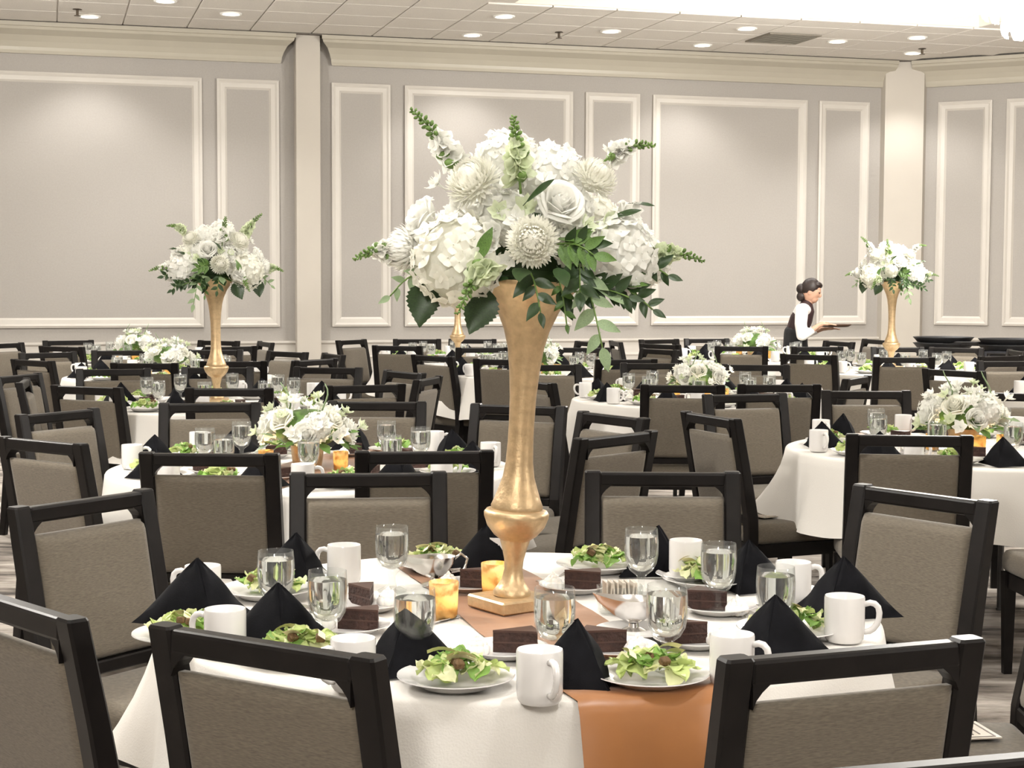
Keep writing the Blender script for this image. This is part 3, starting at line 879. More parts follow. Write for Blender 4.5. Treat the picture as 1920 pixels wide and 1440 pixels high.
# napkin: dark cloth folded into a standing pyramid
def napkin_mesh(seed):
    rnd = random.Random(seed)
    mb = MB()
    A = Vector((0, .02, .118)); Ft = Vector((rnd.uniform(-.01, .01), -.075, 0)); Lf = Vector((-.112, .060, 0)); Rt = Vector((.112, .060, 0))
    for (P, Q, layer) in ((Ft, Lf, 0), (Ft, Rt, 0), (Ft, Lf, 1), (Ft, Rt, 1)):
        off = .009 * layer
        A2 = A - Vector((0, 0, .012 * layer)) + Vector((0, off, 0)); P2 = P + Vector((0, off * 1.6, 0)); Q2 = Q + Vector((math.copysign(-.004 * layer, Q.x), -.006 * layer, 0))
        nrm = (P2 - A2).cross(Q2 - A2).normalized()
        if nrm.y > 0: nrm = -nrm
        n = 8
        def fn(a, b):
            base = P2.lerp(Q2, b)
            p = A2.lerp(base, a)
            bul = .014 * math.sin(PI * b) * math.sin(PI * min(1, a * .9)) + .003 * math.sin(7 * b + 5 * a)
            p = p + nrm * bul
            return (p.x, p.y, max(0, p.z) * (1 - 0 * a))
        fr = [fn(i / n, j / n) for i in range(n + 1) for j in range(n + 1)]
        bk = [tuple(Vector(q) - nrm * .0035) for q in fr]
        bk = [(x, y, max(0, z)) for (x, y, z) in bk]
        N = n + 1
        fs = [(i * N + j, (i + 1) * N + j, (i + 1) * N + j + 1, i * N + j + 1) for i in range(n) for j in range(n)]
        o = len(mb.v)
        mb.add(fr, fs); o2_ = len(mb.v); mb.add(bk, [q[::-1] for q in fs])
        edge = [j for j in range(N)] + [i * N + N - 1 for i in range(1, N)] + [(N - 1) * N + j for j in range(N - 2, -1, -1)] + [i * N for i in range(N - 2, 0, -1)]
        for i in range(len(edge)):
            a, b = edge[i], edge[(i + 1) % len(edge)]
            mb.f.append((o + a, o + b, o2_ + b, o2_ + a)); mb.m.append(0)
    return mb.mesh('napkin', 'napkin_black', True, 1.2)
nap_me = [napkin_mesh(s) for s in (1, 2, 3)]
# cake slice with whipped cream
def cake_meshes():
    out = []
    mb = MB()
    L, Wd, H = .080, .056, .042
    lay = [(0, .0175, 0, 0), (.0175, .0205, .0012, 1), (.0205, .038, 0, 0), (.038, H, .001, 1)]
    for (z0, z1, ex, mi) in lay:
        tri = [(-L * .42, 0), (L * .58, -Wd / 2), (L * .60, -Wd / 4), (L * .61, 0), (L * .60, Wd / 4), (L * .58, Wd / 2)]
        mb.loft([[(x * (1 + ex * 10), y * (1 + ex * 14), z0) for (x, y) in tri], [(x * (1 + ex * 10), y * (1 + ex * 14), z1) for (x, y) in tri]], mi=mi)
    out.append(mb.mesh('cake', ['cake', 'frosting']))
    mb = MB()
    for k, (r, z) in enumerate(((.021, .007), (.017, .016), (.011, .024), (.005, .031))):
        for i in range(9 - k * 2):
            a = 2 * PI * i / (9 - k * 2) + k * .5
            mb.ball((.7 * r * math.cos(a), .7 * r * math.sin(a), z), (r * .55, r * .55, r * .5 + .002), 8, 5)
        mb.ball((0, 0, z), (r * .8, r * .8, .008), 8, 5)
    out.append(mb.mesh('whipped_cream', 'cream', True))
    return out
cake_me, cream_me = cake_meshes()
# lettuce leaves
def lettuce(seed, mname, L=.062, Wd=.042):
    rnd = random.Random(seed)
    p1_, p2_ = rnd.uniform(0, 6), rnd.uniform(0, 6)
    mb = MB()
    def fn(a, b):
        w = Wd * math.sqrt(max(.02, 1 - (2 * a - 1) ** 2)) * (1 + .10 * math.sin(9 * a + p2_))
        x = (b - .5) * w
        e = abs(2 * b - 1)
        z = .007 * math.sin(PI * a) + .006 * e ** 2 + .0032 * e * math.sin(13 * a + p1_ + (3 if b > .5 else 0)) + .003 * math.sin(6 * a + p2_)
        return (x, (a - .5) * L, z)
    mb.grid(fn, 12, 6)
    return mb.mesh('lettuce_leaf', mname, True)
let_me = [lettuce(1, 'lettuce_light', .052, .040), lettuce(2, 'lettuce_mid', .050, .036), lettuce(3, 'lettuce_pale', .045, .034), lettuce(4, 'lettuce_light', .060, .045), lettuce(5, 'lettuce_mid', .046, .04), lettuce(6, 'lettuce_pale', .05, .036)]
crou_me = MB().box((0, 0, 0), (.018, .015, .013), bev=.003, seg=2).mesh('crouton', 'crouton')
parm_me = MB().grid(lambda a, b: ((b - .5) * .016, (a - .5) * .05, .007 * math.sin(PI * a)), 5, 2).mesh('cheese_shaving', 'parmesan', True)
def salad_pose(rnd, i, n):
    a = i * 2.4 + rnd.uniform(-.5, .5); r = .064 * ((n - i - .6) / n) ** .6
    z = .016 + .026 * (1 - r / .07) + rnd.uniform(0, .008)
    return Matrix.Translation((r * math.cos(a), r * math.sin(a), z)) @ Matrix.Rotation(rnd.uniform(0, 2 * PI), 4, 'Z') @ Matrix.Rotation(rnd.uniform(-.45, .45), 4, 'X') @ Matrix.Rotation(rnd.uniform(-.45, .45), 4, 'Y')
def salad_joined(seed):
    rnd = random.Random(seed)
    vs = MB()
    mats = ['lettuce_light', 'lettuce_mid', 'lettuce_pale', 'crouton']
    for i in range(22):
        me = rnd.choice(let_me); T = salad_pose(rnd, i, 22)
        mi = mats.index(me.materials[0].name)
        vs.add([v.co for v in me.vertices], [tuple(p.vertices) for p in me.polygons], T, mi)
    for i in range(2):
        vs.add([v.co for v in crou_me.vertices], [tuple(p.vertices) for p in crou_me.polygons], Matrix.Translation((rnd.uniform(-.04, .04), rnd.uniform(-.04, .04), .05)), 3)
    return vs.mesh('salad', mats, True)
salad_far = [salad_joined(s) for s in (5, 6, 7)]
# cutlery
fk = MB()
fk.loft([[(-.003, 0, .001), (.003, 0, .001), (.003, 0, .0035), (-.003, 0, .0035)], [(-.0065, -.02, .001), (.0065, -.02, .001), (.0065, -.02, .004), (-.0065, -.02, .004)], [(-.0035, -.10, .004), (.0035, -.10, .004), (.0035, -.10, .007), (-.0035, -.10, .007)]][::-1])
fk.loft([[(-.0035, 0, .001), (.0035, 0, .001), (.0035, 0, .0035), (-.0035, 0, .0035)], [(-.011, .022, .002), (.011, .022, .002), (.011, .022, .004), (-.011, .022, .004)], [(-.012, .034, .004), (.012, .034, .004), (.012, .034, .006), (-.012, .034, .006)]])
for i in range(4): fk.box((-.0097 + i * .0065, .055, .006), (.003, .046, .002))
fork_me = fk.mesh('fork', 'silver')
kn = MB(); kn.box((0, -.05, .003), (.010, .10, .005), bev=.002); kn.loft([[(-.006, 0, .001), (.006, 0, .001), (.006, 0, .004), (-.006, 0, .004)], [(-.009, .07, .0015), (.008, .07, .0015), (.008, .07, .003), (-.009, .07, .003)], [(-.002, .12, .0015), (.004, .115, .0015), (.004, .115, .0025), (-.002, .12, .0025)]])
knife_me = kn.mesh('knife', 'silver')

ITEMS = {}
def item(t, kind, o): ITEMS.setdefault((t, kind), []).append(o)
def put_mug(t, x, y, rz, z=TT + .003):
    e = obj('coffee_mug', mug_me, None, TRZ(x, y, z, rz)); obj('handle', hd_me, e); item(t, 'mug', e); return e
def put_goblet(t, x, y, z=TT + .003):
    e = empty('water_goblet', TRZ(x, y, z, random.uniform(0, 6))); obj('bowl', gob_me, e); obj('water', wat_me, e); item(t, 'goblet', e); return e
def put_plate(t, x, y, z=TT + .003):
    e = obj('salad_plate', plate_me, None, TRZ(x, y, z)); item(t, 'plate', e); return e
def put_salad(t, x, y, detail, seed, z=TT + .005):
    if not detail:
        e = obj('salad', salad_far[seed % 3], None, TRZ(x, y, z, seed * 1.7)); item(t, 'salad', e); return e
    rnd = random.Random(seed)
    e = empty('salad', TRZ(x, y, z))
    for i in range(32):
        obj('lettuce_leaf', rnd.choice(let_me), e, salad_pose(rnd, i, 32))
    for i in range(2): obj('crouton', crou_me, e, Matrix.Translation((rnd.uniform(-.045, .045), rnd.uniform(-.06, .0), .048)) @ Matrix.Rotation(rnd.uniform(0, 3), 4, 'Z') @ Matrix.Rotation(.5, 4, 'X'))
    for i in range(3): obj('cheese_shaving', parm_me, e, Matrix.Translation((rnd.uniform(-.05, .05), rnd.uniform(-.05, .03), .054)) @ Matrix.Rotation(rnd.uniform(0, 3), 4, 'Z') @ Matrix.Rotation(.6, 4, 'Y'))
    item(t, 'salad', e); return e
def put_napkin(t, x, y, rz, s=1.0, z=TT + .003):
    e = obj('folded_napkin', random.choice(nap_me), None, TRZ(x, y, z, rz, s)); item(t, 'napkin', e); return e
def put_cake(t, x, y, rz, cream=(-.05, .0), z=TT + .003, flat=True):
    e = obj('dessert_plate', dplate_me, None, TRZ(x, y, z)); item(t, 'dplate', e)
    c = empty('cake_slice', TRZ(x, y, z + .0055, rz)); obj('cake', cake_me, c, Matrix.Translation((.010, .004, 0)))
    obj('whipped_cream', cream_me, c, Matrix.Translation((cream[0], cream[1], 0)))
    item(t, 'cake', c)
def put_saucer(t, x, y, z=TT + .003):
    e = obj('saucer', saucer_me, None, TRZ(x, y, z)); item(t, 'saucer', e)
def put_fork(t, x, y, rz, z=TT + .003, me=None, nm='dinner_fork', kind='fork'):
    e = obj(nm, me or fork_me, None, TRZ(x, y, z, rz)); item(t, kind, e)

# ---- the front table, setting by setting
HZ = TT + .0925
for (x, y, a) in ((422, 1141, 2.9), (645, 1021, 2.9), (1012, 1217, -1.15), (662, 1196, -2.5), (1488, 1053, .2), (1584, 1117, -.15), (1373, 1188, -.5), (380, 1060, 3.0), (933, 1004, 2.9)):
    p = fl(x, y, HZ); put_mug('T1', p.x, p.y, a)
p = fl(1286, 1013, HZ + .006); put_saucer('T1', p.x, p.y); put_mug('T1', p.x, p.y, 1.5, TT + .010)
for (x, y) in ((517, 1032), (614, 1069), (735, 986), (778, 1102), (1040, 1101), (1203, 990), (1348, 1018), (1455, 1061), (1251, 1095)):
    p = fl(x, y, TT + .153); put_goblet('T1', p.x, p.y)
for i, (x, y) in enumerate(((855, 1277), (1220, 1273), (823, 1063), (1122, 1064), (503, 1112), (1325, 1092), (562, 1230), (348, 1196), (1478, 1186))):
    p = fl(x, y, TT + .01); put_plate('T1', p.x, p.y); put_salad('T1', p.x, p.y, True, 40 + i)
for (x, y, a, s) in ((375, 1172, .4, 1.12), (522, 1212, .15, 1.0), (758, 1262, -.35, .95), (1095, 1285, .75, .95), (1450, 1236, -.3, .98), (1575, 1158, -.5, 1.05), (1398, 1108, -.5, .95), (1246, 1078, .9, .98), (925, 1078, .7, 1.05), (563, 1098, .6, 1.0)):
    p = fl(x, y, TT); put_napkin('T1', p.x, p.y, a, s)
for (x, y, a, c) in ((655, 1187, .1, (-.052, .012)), (692, 1144, 1.9, (.01, -.045)), (882, 1108, .1, (-.05, .0)), (948, 1231, .2, (-.055, .0)), (1078, 1110, .0, (-.05, .0)), (1152, 1228, 2.95, (-.045, .012)), (1345, 1150, 2.6, (-.048, .008)), (1303, 1212, 3.0, (-.047, .01))):
    p = fl(x, y, TT); put_cake('T1', p.x, p.y, a, c)
for (x, y, a) in ((1400, 1160, .1), (852, 1240, .5), (1050, 1085, -.6), (600, 1150, .9), (1500, 1140, -1.0)):
    p = fl(x, y, TT); put_fork('T1', p.x, p.y, a)
for (x, y, a) in ((790, 1175, -.7), (1420, 1140, -1.2)):
    p = fl(x, y, TT); put_fork('T1', p.x, p.y, a, TT + .003, knife_me, 'dinner_knife', 'knife')
# sauce boats and sugar caddy
def sauce_boat(px, py, rz, label):
    p = fl(px, py, TT)
    e = empty('sauce_boat', TRZ(p.x, p.y, TT + .003, rz))
    tag(e, label, 'sauce boat', 'silver sauce boats')
    mb = MB(); prof = [(0, .016), (.2, .017), (.6, .030), (.9, .052), (1.0, .068)]
    rings = []
    N = 28
    for (k, z) in prof[1:] + [(.95, .0675), (.85, .050), (.5, .030), (.1, .022)]:
        row = []
        for j in range(N):
            a = 2 * PI * j / N
            sp = max(0, math.cos(a)) ** 6
            r = k * .040
            row.append((r * math.cos(a) * 1.25 + (.035 * sp * max(0, k - .4) / .6), r * math.sin(a) * (1 - .35 * sp), z + .012 * sp * max(0, k - .4)))
        rings.append(row)
    mb.loft(rings); obj('bowl', mb.mesh('bowl', 'silver', True, 1.2), e)
    obj('foot', MB().lathe([(0, .0), (.030, 0), (.031, .003), (.012, .010), (.010, .018), (0, .018)], 24).mesh('foot', 'silver', True, .8), e)
    obj('handle', MB().tube([(-.044, 0, .058), (-.062, 0, .072), (-.078, 0, .060), (-.070, 0, .034), (-.040, 0, .030)], .0035, 8).mesh('handle', 'silver', True), e)
    return e
p = fl(1190, 1196, TT); o = obj('underplate', dplate_me, None, TRZ(p.x, p.y, TT + .003, 0, .95)); tag(o, 'small white plate under the silver sauce boat', 'plate')
sauce_boat(1188, 1187, 2.9, 'silver sauce boat standing right of the gold vase foot')
sauce_boat(815, 1100, 3.4, 'silver sauce boat standing behind the left votive candle')
p = fl(1162, 1150, TT)
e = empty('sugar_caddy', TRZ(p.x, p.y, TT + .003, .15)); tag(e, 'clear glass sugar caddy filled with packets behind the sauce boat', 'caddy')
mb = MB()
rings = []
for (s, z) in ((.046, 0), (.050, .004), (.052, .058), (.050, .058), (.047, .006)):
    rings.append([(s * math.cos(2 * PI * (j + .5) / 8) * 1.0, .72 * s * math.sin(2 * PI * (j + .5) / 8), z) for j in range(8)])
mb.loft(rings); obj('glass_box', mb.mesh('glass_box', 'glass_clear'), e)
pk = MB().box((0, 0, 0), (.004, .042, .058)).mesh('packet', 'card_paper')
for i in range(9): obj('packet', pk, e, Matrix.Translation((-.032 + i * .008, 0, .037)) @ Matrix.Rotation(.12 * math.sin(i * 2), 4, 'Y'))

# votive candles
cup_me = MB().lathe([(0, .0), (.024, 0), (.026, .004), (.0285, .068), (.027, .0685), (.0245, .006), (0, .005)], 28).mesh('cup', 'mercury_gold', True, .9)
wax_me = MB().lathe([(0, .006), (.022, .0065), (.0225, .020), (.010, .0205), (0, .0195)], 20).mesh('wax', 'wax', True, .9)
flame_me = MB().lathe([(0, .021), (.0028, .026), (.0035, .031), (.002, .040), (0, .047)], 12).mesh('flame', 'flame', True)
vl = bpy.data.lights.new('candle', 'POINT'); vl.energy = 1.0; vl.color = (1, .70, .38); vl.shadow_soft_size = .006
def votive(x, y, label, lamp=True, z=TT + .003, s=1.0):
    e = empty('votive_candle', TRZ(x, y, z, random.uniform(0, 6), s)); tag(e, label, 'candle', 'gold votive candles')
    obj('cup', cup_me, e); obj('wax', wax_me, e); obj('flame', flame_me, e)
    if lamp:
        l = bpy.data.objects.new('flame_light', vl); COL.objects.link(l); l.parent = e; l.location = (0, 0, .036)
p = fl(832, 1160, TT); votive(p.x, p.y, 'lit gold mercury-glass votive on the copper runner, left of two', True, TT + .004, 1.1)
p = fl(928, 1121, TT); votive(p.x, p.y, 'lit gold mercury-glass votive beside the gold vase foot', True, TT + .004, 1.1)

# ---- settings of the other tables
rs = random.Random(77)
def settings(t, n, a0, full, keep=lambda a: True):
    c = TAB[t]
    for i in range(n):
        a = a0 + 2 * PI * i / n
        R = lambda r, off: Vector((c.x + r * math.cos(a) - off * math.sin(a), c.y + r * math.sin(a) + off * math.cos(a)))
        j = lambda s=.012: rs.uniform(-s, s)
        if not keep(a): continue
        p = R(.585 + j(), .0 + j()); put_plate(t, p.x, p.y); put_salad(t, p.x, p.y, False, i)
        p = R(.60 + j(), .19 + j()); put_napkin(t, p.x, p.y, rs.uniform(-.7, .7), .93)
        p = R(.655 + j(), -.155 + j()); put_mug(t, p.x, p.y, rs.choice((0.2, 3.0, -.6, 2.4, -1.2)))
        p = R(.40 + j(), -.10 + j(.02)); put_goblet(t, p.x, p.y)
        if full:
            p = R(.39 + j(), .09 + j()); put_cake(t, p.x, p.y, rs.uniform(0, 6))
settings('T2', 8, .32, True); settings('T3', 8, .1, True); settings('T4', 8, .42, True); settings('T5', 8, .25, True)
for t, a in (('T6', .2), ('T7', .4), ('T8', .1), ('T9', .3), ('T10', .15), ('T11', .35)): settings(t, 8, a, False)
settings('T12', 8, .2, False, lambda a: math.cos(a) < .1)
NOUN = {'mug': ('white coffee mug', 'mug', 'white coffee mugs'), 'goblet': ('stemmed water glass', 'glass', 'stemmed water glasses'), 'plate': ('round white salad plate', 'plate', 'white salad plates'),
        'salad': ('green salad heap', 'salad', 'green salads'), 'napkin': ('black folded napkin', 'napkin', 'black folded napkins'), 'dplate': ('small dessert plate', 'plate', 'dessert plates'),
        'cake': ('chocolate cake slice', 'cake', 'chocolate cake slices'), 'saucer': ('white saucer under mug', 'saucer', 'saucers'), 'fork': ('silver fork lying', 'fork', 'silver forks'), 'knife': ('silver knife lying', 'knife', 'silver knives')}
for (t, kind), L in ITEMS.items():
    n_, cat, grp = NOUN[kind]
    L.sort(key=lambda o: pixx(o.matrix_basis.translation))
    for i, o in enumerate(L):
        tag(o, ('%s, %s on %s' % (n_, ORD[i], TNAME[t])) if len(L) > 1 else '%s on %s' % (n_, TNAME[t]), cat, grp)

# ================================================================== FLOWERS
def blade(L, Wd, cup=.0, curl=.0, nu=4, nv=2, tip=.6, ruf=0.0):
    """one petal or leaf along +Y; returns verts and faces"""
    vs, fs = [], []
    for i in range(nu + 1):
        a = i / nu
        w = Wd * max(.06, math.sin(PI * min(1, (.10 + .90 * a) ** tip))) if a < 1 else Wd * .10
        for j in range(nv + 1):
            b = 2 * j / nv - 1
            vs.append((b * w / 2, L * a * math.cos(curl * a), cup * b * b * w + L * a * math.sin(curl * a) * .9 + ruf * b * math.sin(9 * a)))
    n = nv + 1
    fs = [(i * n + j, i * n + j + 1, (i + 1) * n + j + 1, (i + 1) * n + j) for i in range(nu) for j in range(nv)]
    return vs, fs
def aim(d, roll=0.0):
    """rotation that takes +Z to d"""
    q = Vector((0, 0, 1)).rotation_difference(Vector(d).normalized())
    return q.to_matrix().to_4x4() @ Matrix.Rotation(roll, 4, 'Z')
# hydrangea floret (4 petals facing +Z, radius 1 = .5)
fb = MB()
for i in range(4):
    v_, f_ = blade(.0130, .0138, -.10, .22, 4, 3, 1.15)
    fb.add(v_, f_, Matrix.Rotation(PI / 2 * i + .4, 4, 'Z') @ Matrix.Translation((0, .0005, 0)))
fb.ball((0, 0, .001), .0013, 6, 4)
floret_me = [fb.mesh('floret', 'petal_cream', True), fb.mesh('floret', 'petal_white', True)]
def fib(n, zmin):
    out = []; g = PI * (3 - math.sqrt(5))
    for i in range(n):
        z = 1 - (1 - zmin) * (i + .5) / n
        r = math.sqrt(max(0, 1 - z * z)); out.append(Vector((r * math.cos(g * i), r * math.sin(g * i), z)))
    return out
core_me = [MB().ball((0, 0, 0), 1, 14, 9).mesh('hydrangea', m_, True) for m_ in ('petal_cream', 'petal_white')]
def floret_places(n, zmin, seed):
    rnd = random.Random(seed)
    for d in fib(n, zmin):
        d = (d + Vector((rnd.uniform(-.1, .1), rnd.uniform(-.1, .1), rnd.uniform(-.1, .1)))).normalized()
        yield d, aim((d + Vector((rnd.uniform(-.35, .35), rnd.uniform(-.35, .35), rnd.uniform(-.35, .35)))).normalized(), rnd.uniform(0, 6)), rnd.uniform(.92, 1.06)
def joined_hydrangea(m_, seed):
    mb = MB(); mb.ball((0, 0, 0), .86, 12, 8)
    fm = floret_me[0]
    for d, A, k in floret_places(74, -.8, seed):
        mb.add([v.co for v in fm.vertices], [tuple(p.vertices) for p in fm.polygons], Matrix.Translation(d * .93 * k) @ A @ Matrix.Scale(17, 4))
    return mb.mesh('hydrangea', m_, True)
hyd_join = [joined_hydrangea('petal_cream', 1), joined_hydrangea('petal_white', 2)]
# chrysanthemum, unit radius
def mum_mesh(seed, m_):
    rnd = random.Random(seed); mb = MB(); mb.ball((0, 0, -.12), (.48, .48, .46), 12, 8)
    for (ph, n, L, cu) in ((6, 6, .36, 1.3), (17, 12, .42, 1.25), (28, 18, .48, 1.15), (39, 24, .52, 1.05), (50, 28, .55, .95), (61, 32, .57, .85), (72, 34, .58, .72), (83, 34, .58, .6), (94, 32, .58, .45), (106, 28, .56, .25)):
        for i in range(n):
            a = 2 * PI * (i + rnd.uniform(-.25, .25)) / n; p_ = math.radians(ph + rnd.uniform(-4, 4))
            d = Vector((math.sin(p_) * math.cos(a), math.sin(p_) * math.sin(a), math.cos(p_)))
            v_, f_ = blade(L, .150, .26, cu, 4, 2, 1.05)
            base = d * .46 + Vector((0, 0, -.08))
            # petal runs outward from the flower and curls up to the crown
            out = Vector((math.cos(a), math.sin(a), 0)); tdir = (d * .9 + out * .25).normalized()
            side = Vector((-math.sin(a), math.cos(a), 0)); up = side.cross(tdir) * -1
            R3 = Matrix((side, tdir, up)).transposed().to_4x4()
            mb.add(v_, f_, Matrix.Translation(base) @ R3)
    return mb.mesh('chrysanthemum', m_, True)
mum_me = [mum_mesh(1, 'petal_cream'), mum_mesh(2, 'petal_white')]
# rose, unit radius
def rose_mesh(m_):
    """cupped, half-open rose of overlapping petals round a spiral heart"""
    mb = MB(); mb.ball((0, 0, -.12), (.40, .40, .50), 12, 8)
    rnd = random.Random(4)
    # n petals, foot radius, rim radius, rim height, outward roll, angular half width
    for (n, r0, r1, h, roll, hw) in ((3, .10, .16, .60, .00, 1.2), (3, .18, .30, .62, .04, 1.15), (4, .28, .47, .60, .08, .98), (5, .38, .66, .52, .14, .82), (5, .46, .84, .40, .20, .80), (6, .50, .98, .24, .22, .70)):
        a0 = rnd.uniform(0, 6)
        for i in range(n):
            a = a0 + 2 * PI * i / n; tilt = rnd.uniform(-.05, .05)
            def fn(u, v):
                t = 2 * v - 1
                rim = max(0.0, 1 - abs(t) ** 2.6)
                ang = a + t * hw * (.45 + .55 * u)
                z = -.62 + (h + .62) * u * (.62 + .38 * rim) + tilt * t
                rr = r0 + (r1 - r0) * math.sin(u * PI / 2) ** .8 + roll * max(0, u - .72) / .28 * .9 + .03 * t
                return (rr * math.cos(ang), rr * math.sin(ang), z - roll * 1.1 * (max(0, u - .75) / .25) ** 2)
            mb.grid(fn, 7, 8)
    return mb.mesh('rose', m_, True)
rose_me = [rose_mesh('petal_white'), rose_mesh('petal_cream')]
# small trumpet flower with six petals, unit radius
def lily_mesh(m_):
    mb = MB()
    for i in range(6):
        v_, f_ = blade(1.0, .62 if i % 2 else .74, .25, .75 if i % 2 else .62, 4, 2, .7)
        mb.add(v_, f_, Matrix.Rotation(PI / 3 * i, 4, 'Z') @ Matrix.Translation((0, .06, -.25)))
    mb.tube([(0, 0, -1.0), (0, 0, -.2)], [.05, .12], 6)
    for i in range(4):
        a = i * 1.6; mb.tube([(0, 0, -.2), (.18 * math.cos(a), .18 * math.sin(a), .42)], [.02, .035], 5)
    return mb.mesh('trumpet_flower', m_, True)
lily_me = [lily_mesh('petal_white'), lily_mesh('petal_green')]
# leaves
def leaf_mesh(m_, serr=False, nu=7):
    mb = MB(); vs, fs = [], []
    for i in range(nu * (3 if serr else 1) + 1):
        a = i / (nu * (3 if serr else 1))
        w = (.78 if serr else .46) * math.sin(PI * a ** .72) + .01
        if serr and i % 2: w *= .86
        for j in range(5):
            b = j / 2 - 1
            vs.append((b * w / 2, a, -.10 * (1 - abs(b)) * w - .16 * a * a + .03 * math.sin(6 * a) * b))
    fs = [(i * 5 + j, i * 5 + j + 1, i * 5 + 5 + j + 1, i * 5 + 5 + j) for i in range(len(vs) // 5 - 1) for j in range(4)]
    mb.add(vs, fs); mb.tube([(0, -.12, .0), (0, .02, -.004)], .012, 5)
    return mb.mesh('leaf', m_, True)
leaf_me = {'dark': leaf_mesh('leaf_dark'), 'mid': leaf_mesh('leaf_mid'), 'sage': leaf_mesh('leaf_sage'), 'big': leaf_mesh('leaf_dark', True)}
def bend_path(p, q, sag, n=8):
    p, q = Vector(p), Vector(q)
    return [p.lerp(q, i / n) + Vector((0, 0, sag * math.sin(PI * i / n))) for i in range(n + 1)]
def stalk(parent, p, q, sag=0.02, seed=0, r=.012, lowflor=True):
    """snapdragon stalk: green buds to the tip, pale florets lower down"""
    rnd = random.Random(seed)
    path = bend_path(p, q, sag)
    mb = MB(); mb.tube(path, [.0032 - .0002 * i for i in range(len(path))], 6)
    wf = MB()
    N = 40
    L = (Vector(q) - Vector(p)).length
    T = (Vector(q) - Vector(p)).normalized()
    A = T.cross(Vector((0, 0, 1)));
    if A.length < .05: A = T.cross(Vector((1, 0, 0)))
    A.normalize(); B = T.cross(A)
    for i in range(N):
        k = .12 + .88 * i / N
        idx = k * (len(path) - 1); i0 = min(int(idx), len(path) - 2); c = path[i0].lerp(path[i0 + 1], idx - i0)
        a = i * 2.4; rad = r * (1.15 - .85 * k)
        d = (A * math.cos(a) + B * math.sin(a) + T * .5).normalized()
        size = rad * (.75 if k > .45 else 1.1)
        Mx = Matrix.Translation(c + d * rad * 1.0) @ aim(d)
        if k < .55 and lowflor and rnd.random() < .75:
            for q_ in range(5):
                v_, f_ = blade(size * 2.0, size * 1.7, .3, .75 if q_ < 3 else .35, 3, 2, .9)
                wf.add(v_, f_, Mx @ Matrix.Rotation(2 * PI * q_ / 5 + i, 4, 'Z') @ Matrix.Translation((0, 0, -size * .6)))
        else:
            mb.ball((0, 0, 0), (size * .62, size * .62, size * .95), 6, 5, M=Mx)
    o = obj('snapdragon_stem', mb.mesh('snapdragon_stem', 'stem_green', True), parent)
    if wf.v: obj('florets', wf.mesh('florets', 'petal_green' if seed % 2 else 'petal_white', True), o)
    return o
spray_stem = {}
def spray(parent, p, q, kind, n, size, sag=0.02, seed=0):
    rnd = random.Random(seed)
    path = bend_path(p, q, sag)
    mb = MB(); mb.tube(path, .0018, 5)
    o = obj('leaf_spray', mb.mesh('leaf_spray', 'stem_green', True), parent)
    T = (Vector(q) - Vector(p)).normalized(); A = T.cross(Vector((0, 1, 0))).normalized()
    for i in range(n):
        k = .15 + .85 * (i / max(1, n - 1)); idx = k * (len(path) - 1); i0 = min(int(idx), len(path) - 2); c = path[i0].lerp(path[i0 + 1], idx - i0)
        s = 1 if i % 2 else -1
        d = (T * (.65 if i < n - 1 else 1.5) + A * s * (.8 if i < n - 1 else 0) + Vector((0, rnd.uniform(-.35, .1), rnd.uniform(-.15, .15)))).normalized()
        up = Vector((rnd.uniform(-.2, .2), -1, .35)); x = d.cross(up).normalized(); z = x.cross(d)
        R3 = Matrix((x, d, z)).transposed().to_4x4()
        obj('leaf', leaf_me[kind], o, Matrix.Translation(c) @ R3 @ Matrix.Scale(size * rnd.uniform(.8, 1.15) * (1.1 - .3 * k), 4))
def put_leaf(parent, p, d, size, kind, up=(0, -1, .4)):
    d = Vector(d).normalized(); x = d.cross(Vector(up)).normalized(); z = x.cross(d)
    R3 = Matrix((x, d, z)).transposed().to_4x4()
    return obj('leaf', leaf_me[kind], parent, Matrix.Translation(p) @ R3 @ Matrix.Scale(size, 4))

# gold trumpet vase (heights above the table)
VP = [(.040, .028), (.041, .036), (.034, .046), (.024, .062), (.0195, .085), (.021, .105), (.027, .130), (.032, .146), (.033, .149), (.046, .158), (.062, .178), (.0695, .198), (.0700, .206), (.065, .213), (.055, .215), (.056, .222), (.050, .236), (.041, .262), (.034, .284), (.0295, .315), (.0275, .36), (.0272, .40), (.0285, .455), (.0325, .51), (.0390, .56), (.049, .598), (.067, .640), (.086, .668), (.104, .692), (.110, .700), (.109, .703), (.101, .697), (.066, .650), (.040, .60), (.0, .58)]
vase_me = MB().lathe([(0, .028)] + VP, 40).mesh('vase_body', 'vase_gold', True, 1.1)
vb = MB(); vb.box((0, 0, .014), (.138, .138, .028), bev=.004)
vbase_me = vb.mesh('base_plate', 'vase_gold')
def tall_vase(t, label, tilt=0.0, rz=.55, s=1.0):
    c = TAB[t]
    e = empty('trumpet_vase', TRZ(c.x - .02, c.y, TT + .0055, 0, s)); tag(e, label, 'vase', 'gold trumpet vases')
    obj('base_plate', vbase_me, e, Matrix.Rotation(rz, 4, 'Z'))
    obj('body', vase_me, e, Matrix.Translation((0, 0, .0)) @ Matrix.Rotation(tilt, 4, 'Y'))
    rim = Vector((c.x - .02 + .70 * s * math.sin(tilt), c.y, TT + .0055 + .70 * s * math.cos(tilt)))
    return rim
CEN = Vector((0, 0, .07))
